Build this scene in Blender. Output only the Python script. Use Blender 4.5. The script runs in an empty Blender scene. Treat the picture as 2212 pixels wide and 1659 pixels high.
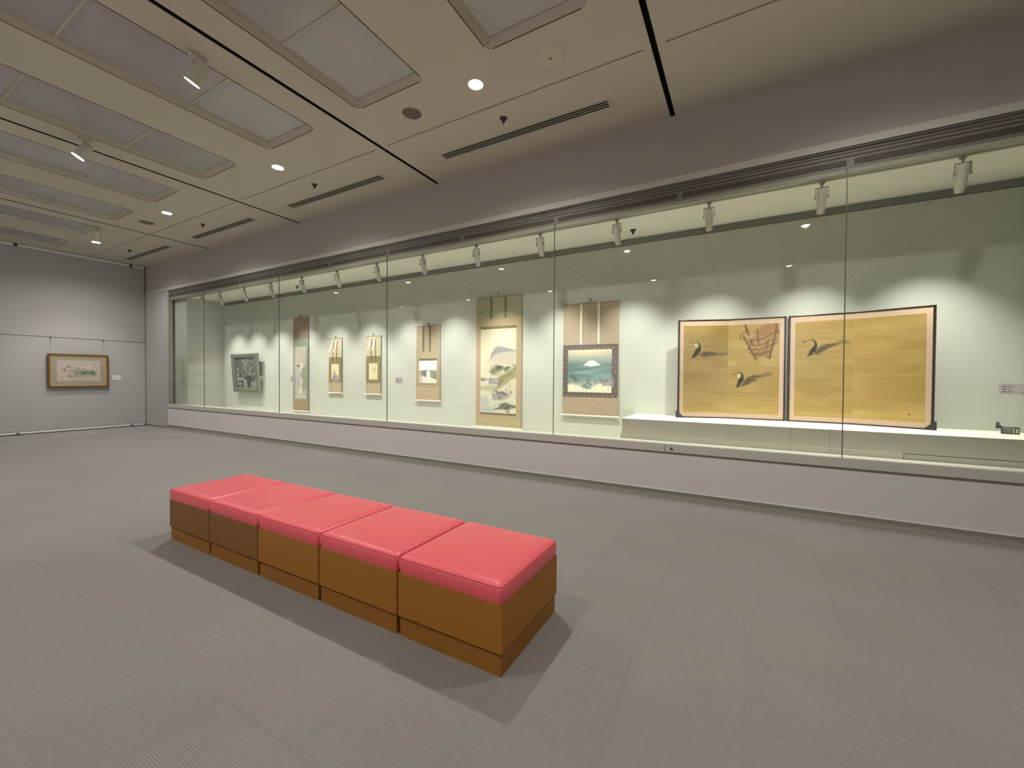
import bpy, bmesh, math, random
import numpy as np
from mathutils import Vector, Matrix

C = bpy.context.scene.collection
SC = bpy.context.scene
random.seed(4)
rng = np.random.default_rng(7)

# ---------------------------------------------------------------- camera
cam_d = bpy.data.cameras.new('camera')
cam_d.sensor_fit = 'HORIZONTAL'; cam_d.sensor_width = 36.0
cam_d.lens = 889.56 / 2212 * 36.0
cam_d.clip_start = 0.05; cam_d.clip_end = 100
cam = bpy.data.objects.new('camera', cam_d); C.objects.link(cam)
def cam_axes(yaw, pitch, roll):
    f = Vector((math.sin(yaw)*math.cos(pitch), math.cos(yaw)*math.cos(pitch), math.sin(pitch)))
    r = Vector((math.cos(yaw), -math.sin(yaw), 0)); u = r.cross(f)
    return math.cos(roll)*r+math.sin(roll)*u, -math.sin(roll)*r+math.cos(roll)*u, f
_r, _u, _f = cam_axes(-0.51143699, -0.01599956, 0.00619645)
cam.matrix_world = Matrix(((_r.x, _u.x, -_f.x, 0), (_r.y, _u.y, -_f.y, 0), (_r.z, _u.z, -_f.z, 1.4), (0, 0, 0, 1)))
SC.camera = cam

# ---------------------------------------------------------------- world, exposure, light levels
w = bpy.data.worlds.new('world'); SC.world = w; w.use_nodes = True
w.node_tree.nodes['Background'].inputs[0].default_value = (0.9, 0.95, 1, 1)
w.node_tree.nodes['Background'].inputs[1].default_value = 0.0
SC.view_settings.view_transform = 'Standard'; SC.view_settings.look = 'None'
SC.view_settings.exposure = 0.08; SC.view_settings.gamma = 1.0
SC.view_settings.use_curve_mapping = False
P_DOWN = 245.0      # ceiling downlights
P_TRACK = 60.0      # room track spots on the left wall
P_FILL = 620.0      # added unseen spots, bounce fill off the wall behind the camera
P_CASE = 86.0       # spots inside the showcase
COL_ROOM = (1.0, 0.955, 0.89)
COL_CASE = (1.0, 0.975, 0.91)

H = 4.396           # room ceiling
YF = 5.03           # front plane of the showcase wall
YW = 6.02           # back wall inside the showcase
XL = -14.53         # partition on the left
XR = 4.6
YB = -6.05

# ---------------------------------------------------------------- materials
def lin(c):
    return tuple(((v/255)/12.92 if v/255 <= .04045 else ((v/255+.055)/1.055)**2.4) for v in c)
def mat(name, col, rough=.7, metal=0.0, noise=0.0, nscale=40, bump=0.0, spec=.5, bscale=None, coat=0.0):
    m = bpy.data.materials.new(name); m.use_nodes = True
    nt = m.node_tree; b = nt.nodes['Principled BSDF']
    b.inputs['Roughness'].default_value = rough; b.inputs['Metallic'].default_value = metal
    b.inputs['Specular IOR Level'].default_value = spec
    b.inputs['Coat Weight'].default_value = coat
    tc = nt.nodes.new('ShaderNodeTexCoord'); n = nt.nodes.new('ShaderNodeTexNoise')
    n.inputs['Scale'].default_value = nscale; n.inputs['Detail'].default_value = 5
    nt.links.new(tc.outputs['Object'], n.inputs['Vector'])
    r = nt.nodes.new('ShaderNodeValToRGB')
    a = max(0, 1-noise)
    r.color_ramp.elements[0].position = .3; r.color_ramp.elements[1].position = .7
    r.color_ramp.elements[0].color = (col[0]*a, col[1]*a, col[2]*a, 1)
    r.color_ramp.elements[1].color = (min(1, col[0]*(1+noise*.6)), min(1, col[1]*(1+noise*.6)), min(1, col[2]*(1+noise*.6)), 1)
    nt.links.new(n.outputs['Fac'], r.inputs['Fac']); nt.links.new(r.outputs['Color'], b.inputs['Base Color'])
    if bump:
        n2 = nt.nodes.new('ShaderNodeTexNoise'); n2.inputs['Scale'].default_value = bscale or nscale*3; n2.inputs['Detail'].default_value = 4
        nt.links.new(tc.outputs['Object'], n2.inputs['Vector'])
        bp = nt.nodes.new('ShaderNodeBump'); bp.inputs['Strength'].default_value = bump; bp.inputs['Distance'].default_value = .002
        nt.links.new(n2.outputs['Fac'], bp.inputs['Height']); nt.links.new(bp.outputs['Normal'], b.inputs['Normal'])
    return m
def emis(name, col, s):
    m = bpy.data.materials.new(name); m.use_nodes = True
    b = m.node_tree.nodes['Principled BSDF']
    b.inputs['Base Color'].default_value = (*col, 1); b.inputs['Emission Color'].default_value = (*col, 1)
    b.inputs['Emission Strength'].default_value = s
    return m
def carpet():
    m = bpy.data.materials.new('grey ribbed carpet tiles'); m.use_nodes = True
    nt = m.node_tree; b = nt.nodes['Principled BSDF']; N = nt.nodes; L = nt.links
    b.inputs['Roughness'].default_value = .95; b.inputs['Specular IOR Level'].default_value = .15
    b.inputs['Sheen Weight'].default_value = .15
    tc = N.new('ShaderNodeTexCoord'); sep = N.new('ShaderNodeSeparateXYZ'); L.new(tc.outputs['Object'], sep.inputs[0])
    def M(op, a, bb=None, c=None):
        n = N.new('ShaderNodeMath'); n.operation = op
        for i, v in enumerate((a, bb, c)):
            if v is None: continue
            if isinstance(v, (int, float)): n.inputs[i].default_value = v
            else: L.new(v, n.inputs[i])
        return n.outputs[0]
    T = .49
    u = M('DIVIDE', M('ADD', sep.outputs[0], .957+T*60), T); v = M('DIVIDE', M('ADD', sep.outputs[1], -1.415+T*60), T)
    fu = M('FLOOR', u); fv = M('FLOOR', v); ru = M('FRACT', u); rv = M('FRACT', v)
    comb = N.new('ShaderNodeCombineXYZ'); L.new(fu, comb.inputs[0]); L.new(fv, comb.inputs[1])
    wn = N.new('ShaderNodeTexWhiteNoise'); wn.noise_dimensions = '2D'; L.new(comb.outputs[0], wn.inputs['Vector'])
    par = M('MODULO', M('ADD', fu, fv), 2)                       # quarter-turned tiles
    s1 = M('MULTIPLY_ADD', M('SINE', M('MULTIPLY', ru, 2*math.pi*50)), .5, .5)
    s2 = M('MULTIPLY_ADD', M('SINE', M('MULTIPLY', rv, 2*math.pi*50)), .5, .5)
    rib = M('ADD', M('MULTIPLY', s1, par), M('MULTIPLY', s2, M('SUBTRACT', 1, par)))
    eu = M('MINIMUM', ru, M('SUBTRACT', 1, ru)); ev = M('MINIMUM', rv, M('SUBTRACT', 1, rv))
    seam = M('LESS_THAN', M('MINIMUM', eu, ev), .0035)
    n1 = N.new('ShaderNodeTexNoise'); n1.inputs['Scale'].default_value = 260; n1.inputs['Detail'].default_value = 3; L.new(tc.outputs['Object'], n1.inputs['Vector'])
    n2 = N.new('ShaderNodeTexNoise'); n2.inputs['Scale'].default_value = 1.3; n2.inputs['Detail'].default_value = 4; L.new(tc.outputs['Object'], n2.inputs['Vector'])
    n3 = N.new('ShaderNodeTexNoise'); n3.inputs['Scale'].default_value = 45; n3.inputs['Detail'].default_value = 4; L.new(tc.outputs['Object'], n3.inputs['Vector'])
    ribamp = M('MULTIPLY_ADD', M('MULTIPLY', wn.outputs['Value'], wn.outputs['Value']), .34, .03)
    br = M('ADD', .87, M('MULTIPLY', M('SUBTRACT', rib, .5), ribamp))
    br = M('ADD', br, M('MULTIPLY', M('SUBTRACT', n1.outputs['Fac'], .5), .42))
    br = M('ADD', br, M('MULTIPLY', M('SUBTRACT', n3.outputs['Fac'], .5), .22))
    br = M('ADD', br, M('MULTIPLY', M('SUBTRACT', n2.outputs['Fac'], .5), .18))
    br = M('ADD', br, M('MULTIPLY', M('SUBTRACT', wn.outputs['Value'], .5), .015))
    br = M('SUBTRACT', br, M('MULTIPLY', seam, .12))
    mix = N.new('ShaderNodeVectorMath'); mix.operation = 'SCALE'
    mix.inputs[0].default_value = (.345, .328, .312); L.new(br, mix.inputs['Scale'])
    L.new(mix.outputs[0], b.inputs['Base Color'])
    bp = N.new('ShaderNodeBump'); bp.inputs['Strength'].default_value = .35; bp.inputs['Distance'].default_value = .002
    L.new(M('ADD', rib, M('MULTIPLY', n1.outputs['Fac'], 1.5)), bp.inputs['Height']); L.new(bp.outputs['Normal'], b.inputs['Normal'])
    return m
def wood(name, col, dark):
    m = bpy.data.materials.new(name); m.use_nodes = True
    nt = m.node_tree; b = nt.nodes['Principled BSDF']; N = nt.nodes; L = nt.links
    b.inputs['Roughness'].default_value = .55; b.inputs['Specular IOR Level'].default_value = .3
    tc = N.new('ShaderNodeTexCoord'); mp = N.new('ShaderNodeMapping'); mp.inputs['Scale'].default_value = (3, 3, 28)
    L.new(tc.outputs['Object'], mp.inputs[0])
    n = N.new('ShaderNodeTexNoise'); n.inputs['Scale'].default_value = 4; n.inputs['Detail'].default_value = 8; n.inputs['Roughness'].default_value = .7
    L.new(mp.outputs[0], n.inputs['Vector'])
    r = N.new('ShaderNodeValToRGB'); r.color_ramp.elements[0].position = .25; r.color_ramp.elements[1].position = .8
    r.color_ramp.elements[0].color = (*dark, 1); r.color_ramp.elements[1].color = (*col, 1)
    L.new(n.outputs['Fac'], r.inputs['Fac']); L.new(r.outputs['Color'], b.inputs['Base Color'])
    return m
def painted(name, rough=.75, metal=0.0, spec=.3, bump=0.0, coat=0.0):
    m = bpy.data.materials.new(name); m.use_nodes = True
    nt = m.node_tree; b = nt.nodes['Principled BSDF']; N = nt.nodes; L = nt.links
    b.inputs['Roughness'].default_value = rough; b.inputs['Metallic'].default_value = metal; b.inputs['Specular IOR Level'].default_value = spec
    b.inputs['Coat Weight'].default_value = coat; b.inputs['Coat Roughness'].default_value = .05
    a = N.new('ShaderNodeVertexColor'); a.layer_name = 'Col'
    tc = N.new('ShaderNodeTexCoord'); n = N.new('ShaderNodeTexNoise'); n.inputs['Scale'].default_value = 300; n.inputs['Detail'].default_value = 3
    L.new(tc.outputs['Object'], n.inputs['Vector'])
    k = N.new('ShaderNodeMath'); k.operation = 'MULTIPLY_ADD'; k.inputs[1].default_value = .16; k.inputs[2].default_value = .92; L.new(n.outputs['Fac'], k.inputs[0])
    s = N.new('ShaderNodeVectorMath'); s.operation = 'SCALE'; L.new(a.outputs['Color'], s.inputs[0]); L.new(k.outputs[0], s.inputs['Scale'])
    L.new(s.outputs[0], b.inputs['Base Color'])
    if bump:
        bp = N.new('ShaderNodeBump'); bp.inputs['Strength'].default_value = bump; bp.inputs['Distance'].default_value = .001
        L.new(n.outputs['Fac'], bp.inputs['Height']); L.new(bp.outputs['Normal'], b.inputs['Normal'])
    return m
def glass_mat():
    m = bpy.data.materials.new('clear showcase glass'); m.use_nodes = True
    nt = m.node_tree; N = nt.nodes; L = nt.links; N.remove(N['Principled BSDF'])
    out = N['Material Output']
    t = N.new('ShaderNodeBsdfTransparent'); t.inputs[0].default_value = (.968, .985, .965, 1)
    g = N.new('ShaderNodeBsdfGlossy'); g.inputs['Roughness'].default_value = 0.0
    f = N.new('ShaderNodeFresnel'); ge = N.new('ShaderNodeNewGeometry'); mr = N.new('ShaderNodeMapRange')
    mr.inputs['To Min'].default_value = 1.45; mr.inputs['To Max'].default_value = 1/1.45       # same reflectance on both faces of the thin pane
    L.new(ge.outputs['Backfacing'], mr.inputs['Value']); L.new(mr.outputs[0], f.inputs[0])
    mx = N.new('ShaderNodeMixShader'); L.new(f.outputs[0], mx.inputs[0]); L.new(t.outputs[0], mx.inputs[1]); L.new(g.outputs[0], mx.inputs[2])
    L.new(mx.outputs[0], out.inputs['Surface'])
    return m
def film_mat(name, col, op):
    m = bpy.data.materials.new(name); m.use_nodes = True
    nt = m.node_tree; b = nt.nodes['Principled BSDF']
    b.inputs['Base Color'].default_value = (*col, 1); b.inputs['Alpha'].default_value = op; b.inputs['Roughness'].default_value = .4
    return m

M = dict(
    carpet=carpet(),
    wall=mat('lavender grey wall', (.43, .42, .418), .85, noise=.03, nscale=60, bump=.15),
    white=mat('white wall', (.82, .80, .77), .8),
    lowwall=mat('pale low wall', (.68, .655, .645), .8, noise=.03, nscale=60, bump=.15),
    lintel=mat('lintel wall', (.42, .39, .365), .85, noise=.03, nscale=60, bump=.1),
    lip=mat('lintel lip', (.58, .55, .51), .6, noise=.02),
    ceil=mat('cream ceiling board', (.56, .52, .435), .85, noise=.03, nscale=50, bump=.2),
    ceil2=mat('cream ceiling trim', (.48, .44, .365), .6, noise=.02),
    diffuser=mat('grey acrylic panel', (.40, .375, .375), .22, noise=.06, nscale=2, spec=.5),
    black=mat('dark slot', (.012, .010, .008), .8),
    groove=mat('brown groove', (.055, .040, .025), .8),
    brownshadow=mat('brown shadow gap', (.26, .22, .19), .8),
    basebd=mat('grey base', (.36, .345, .30), .6, noise=.05),
    sill=mat('sill metal', (.56, .54, .49), .5, noise=.02),
    ledge=mat('pale ledge', (.60, .59, .52), .55, noise=.02),
    header=mat('header metal', (.20, .185, .155), .5, noise=.04),
    headerdark=mat('header slot', (.075, .062, .05), .6),
    header2=mat('header lower rail', (.40, .395, .33), .5, noise=.03),
    casewall=mat('pale green grey cloth wall', (.505, .512, .455), .9, noise=.03, nscale=80, bump=.2),
    caseceil=mat('white case ceiling', (.88, .87, .78), .8, noise=.02),
    casefloor=mat('cream case floor', (.74, .725, .64), .8, noise=.02),
    coveband=mat('blue grey cove', (.24, .25, .225), .7),
    plinth=mat('grey plinth', (.58, .56, .475), .8, noise=.03),
    plinthtop=mat('white plinth top', (.9, .89, .78), .8, noise=.01),
    lamp=mat('off white lamp metal', (.56, .545, .47), .45),
    lampdark=mat('lamp bracket', (.34, .335, .28), .5),
    lens=emis('case lamp lens', (1, .97, .85), 6.0),
    lensroom=emis('room lamp lens', (1, .97, .93), 16.0),
    lensdown=emis('downlight lens', (1, .95, .88), 25.0),
    glass=glass_mat(),
    gasket=mat('glass joint silicone', (.10, .115, .08), .4),
    cush=mat('coral red vinyl', (.93, .130, .170), .36, noise=.03, nscale=8, bump=.08, bscale=500, spec=.5),
    pipe=mat('dark coral piping', (.42, .04, .055), .5),
    oakA=wood('amber wood', (.40, .170, .022), (.335, .135, .016)),
    oakB=wood('brown wood', (.265, .125, .030), (.215, .098, .022)),
    oakbase=wood('amber wood skirt', (.345, .150, .024), (.29, .118, .018)),
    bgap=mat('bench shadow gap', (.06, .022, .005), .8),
    lacq=mat('black lacquer', (.016, .009, .006), .25),
    iron=mat('black corner fitting', (.018, .018, .016), .5),
    pink=mat('pale pink silk border', (.50, .355, .25), .65, noise=.08, nscale=200, bump=.2),
    gold=painted('gold leaf painting', .42, .62, .6),
    paper=painted('painted silk', .8), mountm=painted('scroll mount', .85, bump=.2),
    glazed=painted('glazed painting', .6, 0, .4, coat=.5),
    rod=mat('ivory rod', (.80, .74, .60), .4), knob=mat('white knob', (.85, .83, .75), .3),
    woodrod=mat('brown top rod', (.20, .14, .08), .5), cord=mat('pale cord', (.42, .38, .28), .7),
    metal=mat('steel', (.45, .45, .43), .3, 1.0), hook=mat('dark hook', (.05, .05, .045), .4),
    ribl=mat('cream ribbon', (.72, .66, .50), .6, noise=.2, nscale=150), ribo=mat('olive ribbon', (.17, .15, .075), .7, noise=.2, nscale=150),
    ribb=mat('brown ribbon', (.16, .105, .055), .7, noise=.2, nscale=150), ribt=mat('tan ribbon', (.34, .235, .14), .7, noise=.1, nscale=150),
    ribw=mat('white ribbon', (.86, .84, .74), .55),
    frg=mat('grey green frame', (.135, .135, .11), .45, noise=.08, nscale=60), frg2=mat('grey slip', (.19, .19, .16), .5),
    frside=mat('grey frame side', (.25, .255, .215), .5),
    frb=mat('brown gilt frame', (.16, .066, .016), .35, .2), frgold=mat('gilt inner edge', (.66, .46, .14), .28, .8),
    matb=mat('tan mat', (.36, .315, .23), .8, noise=.04), wire=mat('thin wire', (.30, .29, .28), .4),
    card=film_mat('lavender caption film', (.80, .74, .78), .5), cardw=mat('white card', (.78, .77, .76), .6),
    ink=mat('ink', (.05, .045, .05), .7), inkf=film_mat('grey ink', (.10, .08, .12), .6),
    alu=mat('white aluminium rail', (.82, .81, .80), .35), seam=mat('dark seam', (.10, .098, .09), .8), rail=mat('grey rail groove', (.27, .265, .262), .7),
    disc=mat('taupe speaker cloth', (.16, .135, .115), .8, noise=.1, nscale=300), discw=mat('cream cover', (.58, .53, .43), .6),
    sprk=mat('sprinkler bronze', (.06, .05, .035), .35, .6),
    dev=mat('charcoal plastic', (.05, .055, .05), .4), devg=mat('grey plastic', (.13, .14, .125), .4), devl=mat('pale key', (.42, .43, .38), .4),
)

# ---------------------------------------------------------------- mesh helpers
def B(): return bmesh.new()
def box(bm, x0, x1, y0, y1, z0, z1, mt=None):
    v = [bm.verts.new(p) for p in ((x0,y0,z0),(x1,y0,z0),(x1,y1,z0),(x0,y1,z0),(x0,y0,z1),(x1,y0,z1),(x1,y1,z1),(x0,y1,z1))]
    for f in ((0,3,2,1),(4,5,6,7),(0,1,5,4),(1,2,6,5),(2,3,7,6),(3,0,4,7)):
        fc = bm.faces.new([v[i] for i in f])
        if mt is not None: fc.material_index = mt
    return v
def cyl(bm, p0, p1, r0, r1=None, n=20, caps=True):
    r1 = r0 if r1 is None else r1
    p0 = Vector(p0); p1 = Vector(p1); d = (p1-p0).normalized()
    a = d.cross(Vector((0, 0, 1)) if abs(d.z) < .9 else Vector((1, 0, 0))).normalized(); b = d.cross(a)
    R = []
    for p, r in ((p0, r0), (p1, r1)):
        R.append([bm.verts.new(p + a*(r*math.cos(t)) + b*(r*math.sin(t))) for t in [2*math.pi*i/n for i in range(n)]])
    for i in range(n):
        bm.faces.new((R[0][i], R[0][(i+1) % n], R[1][(i+1) % n], R[1][i]))
    if caps: bm.faces.new(R[0][::-1]); bm.faces.new(R[1])
def lathe(bm, prof, n=28, ax=(0, 0)):
    rings = []
    for r, z in prof:
        if r < 1e-6: rings.append([bm.verts.new((ax[0], ax[1], z))])
        else: rings.append([bm.verts.new((ax[0]+r*math.cos(2*math.pi*i/n), ax[1]+r*math.sin(2*math.pi*i/n), z)) for i in range(n)])
    for a, b in zip(rings, rings[1:]):
        for i in range(n):
            j = (i+1) % n
            if len(a) == 1 and len(b) == 1: continue
            if len(a) == 1: bm.faces.new((a[0], b[j], b[i]))
            elif len(b) == 1: bm.faces.new((a[i], a[j], b[0]))
            else: bm.faces.new((a[i], a[j], b[j], b[i]))
def tube(bm, pts, r, n=8, closed=False):
    pts = [Vector(p) for p in pts]; m = len(pts); rings = []
    up0 = Vector((0, 0, 1))
    for i, p in enumerate(pts):
        a = pts[(i-1) % m] if (closed or i > 0) else p; b = pts[(i+1) % m] if (closed or i < m-1) else p
        d = (b-a).normalized(); s = d.cross(up0 if abs(d.z) < .95 else Vector((1, 0, 0))).normalized(); u = s.cross(d)
        rings.append([bm.verts.new(p + s*(r*math.cos(2*math.pi*k/n)) + u*(r*math.sin(2*math.pi*k/n))) for k in range(n)])
    rr = range(m) if closed else range(m-1)
    for i in rr:
        a, b = rings[i], rings[(i+1) % m]
        for k in range(n): bm.faces.new((a[k], a[(k+1) % n], b[(k+1) % n], b[k]))
    if not closed: bm.faces.new(rings[0][::-1]); bm.faces.new(rings[-1])
def mk(name, bm, m, parent=None, smooth=False, bevel=0, label=None, loc=None):
    bmesh.ops.recalc_face_normals(bm, faces=bm.faces)
    me = bpy.data.meshes.new(name); bm.to_mesh(me); bm.free()
    for x in (m if isinstance(m, (list, tuple)) else [m]): me.materials.append(x)
    if smooth:
        for p in me.polygons: p.use_smooth = True
    o = bpy.data.objects.new(name, me); C.objects.link(o)
    if parent is not None: o.parent = parent
    if loc is not None: o.location = loc
    if bevel:
        bv = o.modifiers.new('bevel', 'BEVEL'); bv.width = bevel; bv.segments = 2; bv.limit_method = 'ANGLE'
    if smooth:
        es = o.modifiers.new('split', 'EDGE_SPLIT'); es.split_angle = math.radians(40)
    if label: o['label'] = label
    return o
def struct(name, bm, m, parent=None, **k):
    o = mk(name, bm, m, parent, **k); o['kind'] = 'structure'; return o
def tag(o, label, cat, group=None):
    o['label'] = label; o['category'] = cat
    if group: o['group'] = group
    return o
def thing(name, loc, label, cat, group=None, rot=(0, 0, 0)):
    o = bpy.data.objects.new(name, None); C.objects.link(o); o.location = loc; o.rotation_euler = rot
    o.empty_display_size = .1
    return tag(o, label, cat, group)
def dup(root, loc, label=None, group=None, rot=None):
    r = root.copy(); C.objects.link(r); r.location = loc
    if rot is not None: r.rotation_euler = rot
    if label: r['label'] = label
    if group: r['group'] = group
    def rec(src, dst):
        for ch in list(src.children):
            c = ch.copy(); C.objects.link(c); c.parent = dst; rec(ch, c)
    rec(root, r)
    return r
def spot(parent, loc, target, power, size_deg, blend, col, radius=.03):
    l = bpy.data.lights.new('lamp_light', 'SPOT'); l.energy = power; l.spot_size = math.radians(size_deg); l.spot_blend = blend
    l.color = col; l.shadow_soft_size = radius
    o = bpy.data.objects.new('lamp_light', l); C.objects.link(o)
    o.parent = parent; o.location = loc
    d = Vector(target)-Vector(loc)
    o.rotation_euler = d.to_track_quat('-Z', 'Y').to_euler()
    return o

# ---------------------------------------------------------------- room shell
b = B(); box(b, XL-1.2, XR+.1, YB-.1, YF+.35, -.10, 0); struct('floor', b, M['carpet'])
GAPS = [-14.52, -11.07, -7.62, -4.17, -.74, 2.70]
G = .026
def pan_x(gr):      # the two recessed panels left of a gap at gr
    return (gr-1.34, gr-.40), (gr-3.06, gr-2.12)
PY0, PY1 = -5.30, 3.213
b = B()
Z0, Z1 = H, H+.13
def cb(x0, x1, y0, y1): box(b, x0, x1, y0, y1, Z0, Z1)
XG = 3.90; xg = .008
for i in range(5):
    x0, x1 = GAPS[i]+G, GAPS[i+1]-G
    if i == 0: x0 = XL-.2
    cb(x0, x1, XG+xg, YF+.02)
    box(b, x0, x0+.07, XG-xg, XG+xg, Z0, Z1); box(b, x1-.07, x1, XG-xg, XG+xg, Z0, Z1)
    if i < 4:
        (a0, a1), (c0, c1) = pan_x(GAPS[i+1])
        cb(x0, x1, PY1, XG-xg)
        cb(x0, c0, PY0, PY1); cb(c1, a0, PY0, PY1); cb(a1, x1, PY0, PY1)
        cb(x0, x1, YB, PY0)
    else: cb(x0, x1, YB, XG-xg)
cb(2.70+G, XR+.1, YB, YF+.02)
struct('ceiling', b, M['ceil'])
b = B(); box(b, XL-.4, XR+.1, YB-.1, YF+.3, Z1+.10, Z1+.2)
for g in GAPS[1:]:
    box(b, g-.06, g+.06, YB, YF+.02, Z1-.01, Z1)
    for q in (-1, 1): box(b, g+q*G-.0015, g+q*G+.0015, YB, YF+.02, Z0+.004, Z1)
box(b, XL, XR, XG-.02, XG+.02, Z1-.005, Z1+.002)
struct('trim_1', b, M['black'])
b = B()
for i in range(5): box(b, GAPS[i]+G+.07, GAPS[i+1]-G-.07, XG-xg, XG+xg, H+.012, H+.03)
struct('trim_2', b, M['groove'])

b = B(); box(b, XR, XR+.15, YB, YF+.3, 0, H); struct('wall_right', b, M['wall'])
b = B(); box(b, XL-1.2, XR+.15, YB-.15, YB, 0, H); struct('wall_front', b, M['white'])

# left partition with its rails and clamps
b = B(); box(b, XL-.10, XL, YB, YF-.022, .075, 2.290); box(b, XL-.10, XL, YB, YF-.022, 2.310, 4.330); box(b, XL-.10, XL-.012, YB, YF-.022, 2.28, 2.32)
struct('wall_left', b, M['wall'])
b = B(); box(b, XL-.02, XL-.011, YB, YF-.022, 2.289, 2.311); struct('trim_3', b, M['rail'])
b = B(); box(b, XL-.08, XL+.006, YB, YF-.04, 4.335, 4.385); box(b, XL-.08, XL+.006, YB, YF-.04, .022, .066)
struct('trim_4', b, M['alu'])
b = B(); box(b, XL-.09, XL-.03, YB, YF+.0, 4.33, H); box(b, XL-.09, XL-.03, YB, YF, 0.002, .08); box(b, XL-.09, XL-.04, YF-.03, YF+.02, 0, H)
struct('trim_5', b, M['seam'])
b = B(); box(b, XL-.3, XL-.11, YB, YF, 0, H); struct('wall_left_outer', b, M['wall'])
def clamp(y, top):
    if top:
        b = B(); box(b, XL-.02, XL+.016, y-.03, y+.03, 4.322, 4.392); box(b, XL-.01, XL+.022, y-.018, y+.018, 4.34, 4.37)
        o = mk('rail_clamp', b, M['hook'])
    else:
        b = B(); lathe(b, [(0, .055), (.02, .055), (.035, .03), (.085, .006), (.09, 0), (0, 0)], 16)
        o = mk('floor_clamp', b, M['hook'], loc=(XL+.02, y, 0))
    return o
for y, nm in ((4.71, 'nearest the showcase corner'), (2.68, 'at the far left')):
    tag(clamp(y, True), 'small black clamp on the white ceiling rail of the grey partition, '+nm, 'clamp')
    tag(clamp(y, False), 'small black foot under the grey partition bottom rail, '+nm, 'clamp')

# showcase wall: lintel, pier, low panel, base
XO0, XO1 = -13.24, 3.25      # opening
b = B(); box(b, XL-.02, XR, YF, YF+.30, 3.628+.07, H); struct('wall_back', b, M['lintel'])
b = B(); box(b, XO0, XO1, YF-.002, YF+.30, 3.628, 3.70); box(b, XL-.02, XO0, YF, YF+.3, 3.62, 3.70); box(b, XO1, XR, YF, YF+.3, 3.62, 3.70); struct('trim_6', b, M['lip'])
b = B(); box(b, XL-.02, -13.93, YF-.008, YF+.30, .04, 3.63); box(b, -13.93, XO0, YF, YF+.30, .04, 3.63); box(b, XO1, XR, YF, YF+1.1, .04, 3.63)
struct('wall_back_pier', b, M['wall'])
b = B(); box(b, XO0, XO1, YF, YF+.12, .112, .522); struct('wall_back_low', b, M['lowwall'])
b = B(); box(b, XO0, XO1, YF-.004, YF+.12, .100, .113); struct('trim_7', b, M['alu'])
b = B(); box(b, XL-.02, XR, YF+.012, YF+.12, 0, .100); struct('baseboard_back', b, M['basebd'])
b = B(); box(b, XO0, XO1, YF+.008, YF+.12, .522, .548); struct('trim_8', b, M['brownshadow'])
JX = -.785
b = B(); box(b, XO0, JX-.004, YF-.004, YF+.19, .548, .640); box(b, JX+.004, XO1, YF-.004, YF+.19, .548, .640); box(b, JX-.004, JX+.004, YF+.01, YF+.19, .548, .639)
o = struct('trim_9', b, M['sill'], bevel=.002)
b = B(); box(b, XO0, XO1, YF+.022, YF+.192, .6402, .643); struct('trim_10', b, M['ledge'])
b = B(); cyl(b, (JX+.075, YF-.012, .590), (JX+.075, YF, .590), .014, n=20); cyl(b, (JX+.075, YF-.014, .590), (JX+.075, YF-.011, .590), .006, n=12)
tag(mk('keyhole_lock', b, M['hook']), 'small round dark lock on the showcase sill beside its joint', 'lock')
b = B(); box(b, -14.315, -14.275, YF-.014, YF-.006, .150, .265)
o = tag(mk('wall_socket', b, M['wall'], bevel=.002), 'tiny grey wall socket low on the pier in the corner', 'socket')
for z in (.235, .160):
    b = B(); box(b, -14.303, -14.287, YF-.017, YF-.013, z, z+.02); mk('outlet', b, M['hook'], o)

# header above the glass
b = B()
box(b, XO0, XO1, YF+.012, YF+.15, 3.612, 3.626); box(b, XO0, XO1, YF+.035, YF+.15, 3.425, 3.614)
struct('trim_11', b, M['header'], bevel=.002)
b = B(); box(b, XO0, XO1, YF+.006, YF+.14, 3.6255, 3.6275); box(b, XO0, XO1, YF+.031, YF+.036, 3.540, 3.552); box(b, XO0, XO1, YF+.031, YF+.036, 3.578, 3.586)
struct('trim_12', b, M['headerdark'])
b = B()
SL = 1.53; x = .87-SL*10
joints = [-13.2+.05]
k = .87
while k > XO0: k -= SL
k += SL
xs = [XO0]
while k < XO1: xs.append(k); k += SL
xs.append(XO1)
for a, c in zip(xs, xs[1:]):
    if c-a > .2: box(b, a+.03, c-.03, YF+.030, YF+.036, 3.462, 3.515)
struct('trim_13', b, M['headerdark'])
b = B(); box(b, XO0, XO1, YF+.028, YF+.10, 3.385, 3.425); struct('trim_14', b, M['header2'], bevel=.002)
b = B(); box(b, XO0-.001, XO0+.045, YF+.004, YF+.10, .643, 3.626); box(b, XO1-.045, XO1, YF+.004, YF+.10, .643, 3.626); struct('trim_15', b, M['header2'])

# glass panes
JG = [XO0+.04, -11.36, -8.316, -5.255, -2.197, .845, XO1-.04]
for i, (a, c) in enumerate(zip(JG, JG[1:])):
    b = B(); box(b, a+.002, c-.002, YF+.006, YF+.016, .6432, 3.43)
    struct('window_%d' % (i+1), b, M['glass'])
b = B()
for x in JG[1:-1]: box(b, x-.0035, x+.0035, YF+.005, YF+.018, .6432, 3.425)
struct('trim_16', b, M['gasket'])

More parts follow.
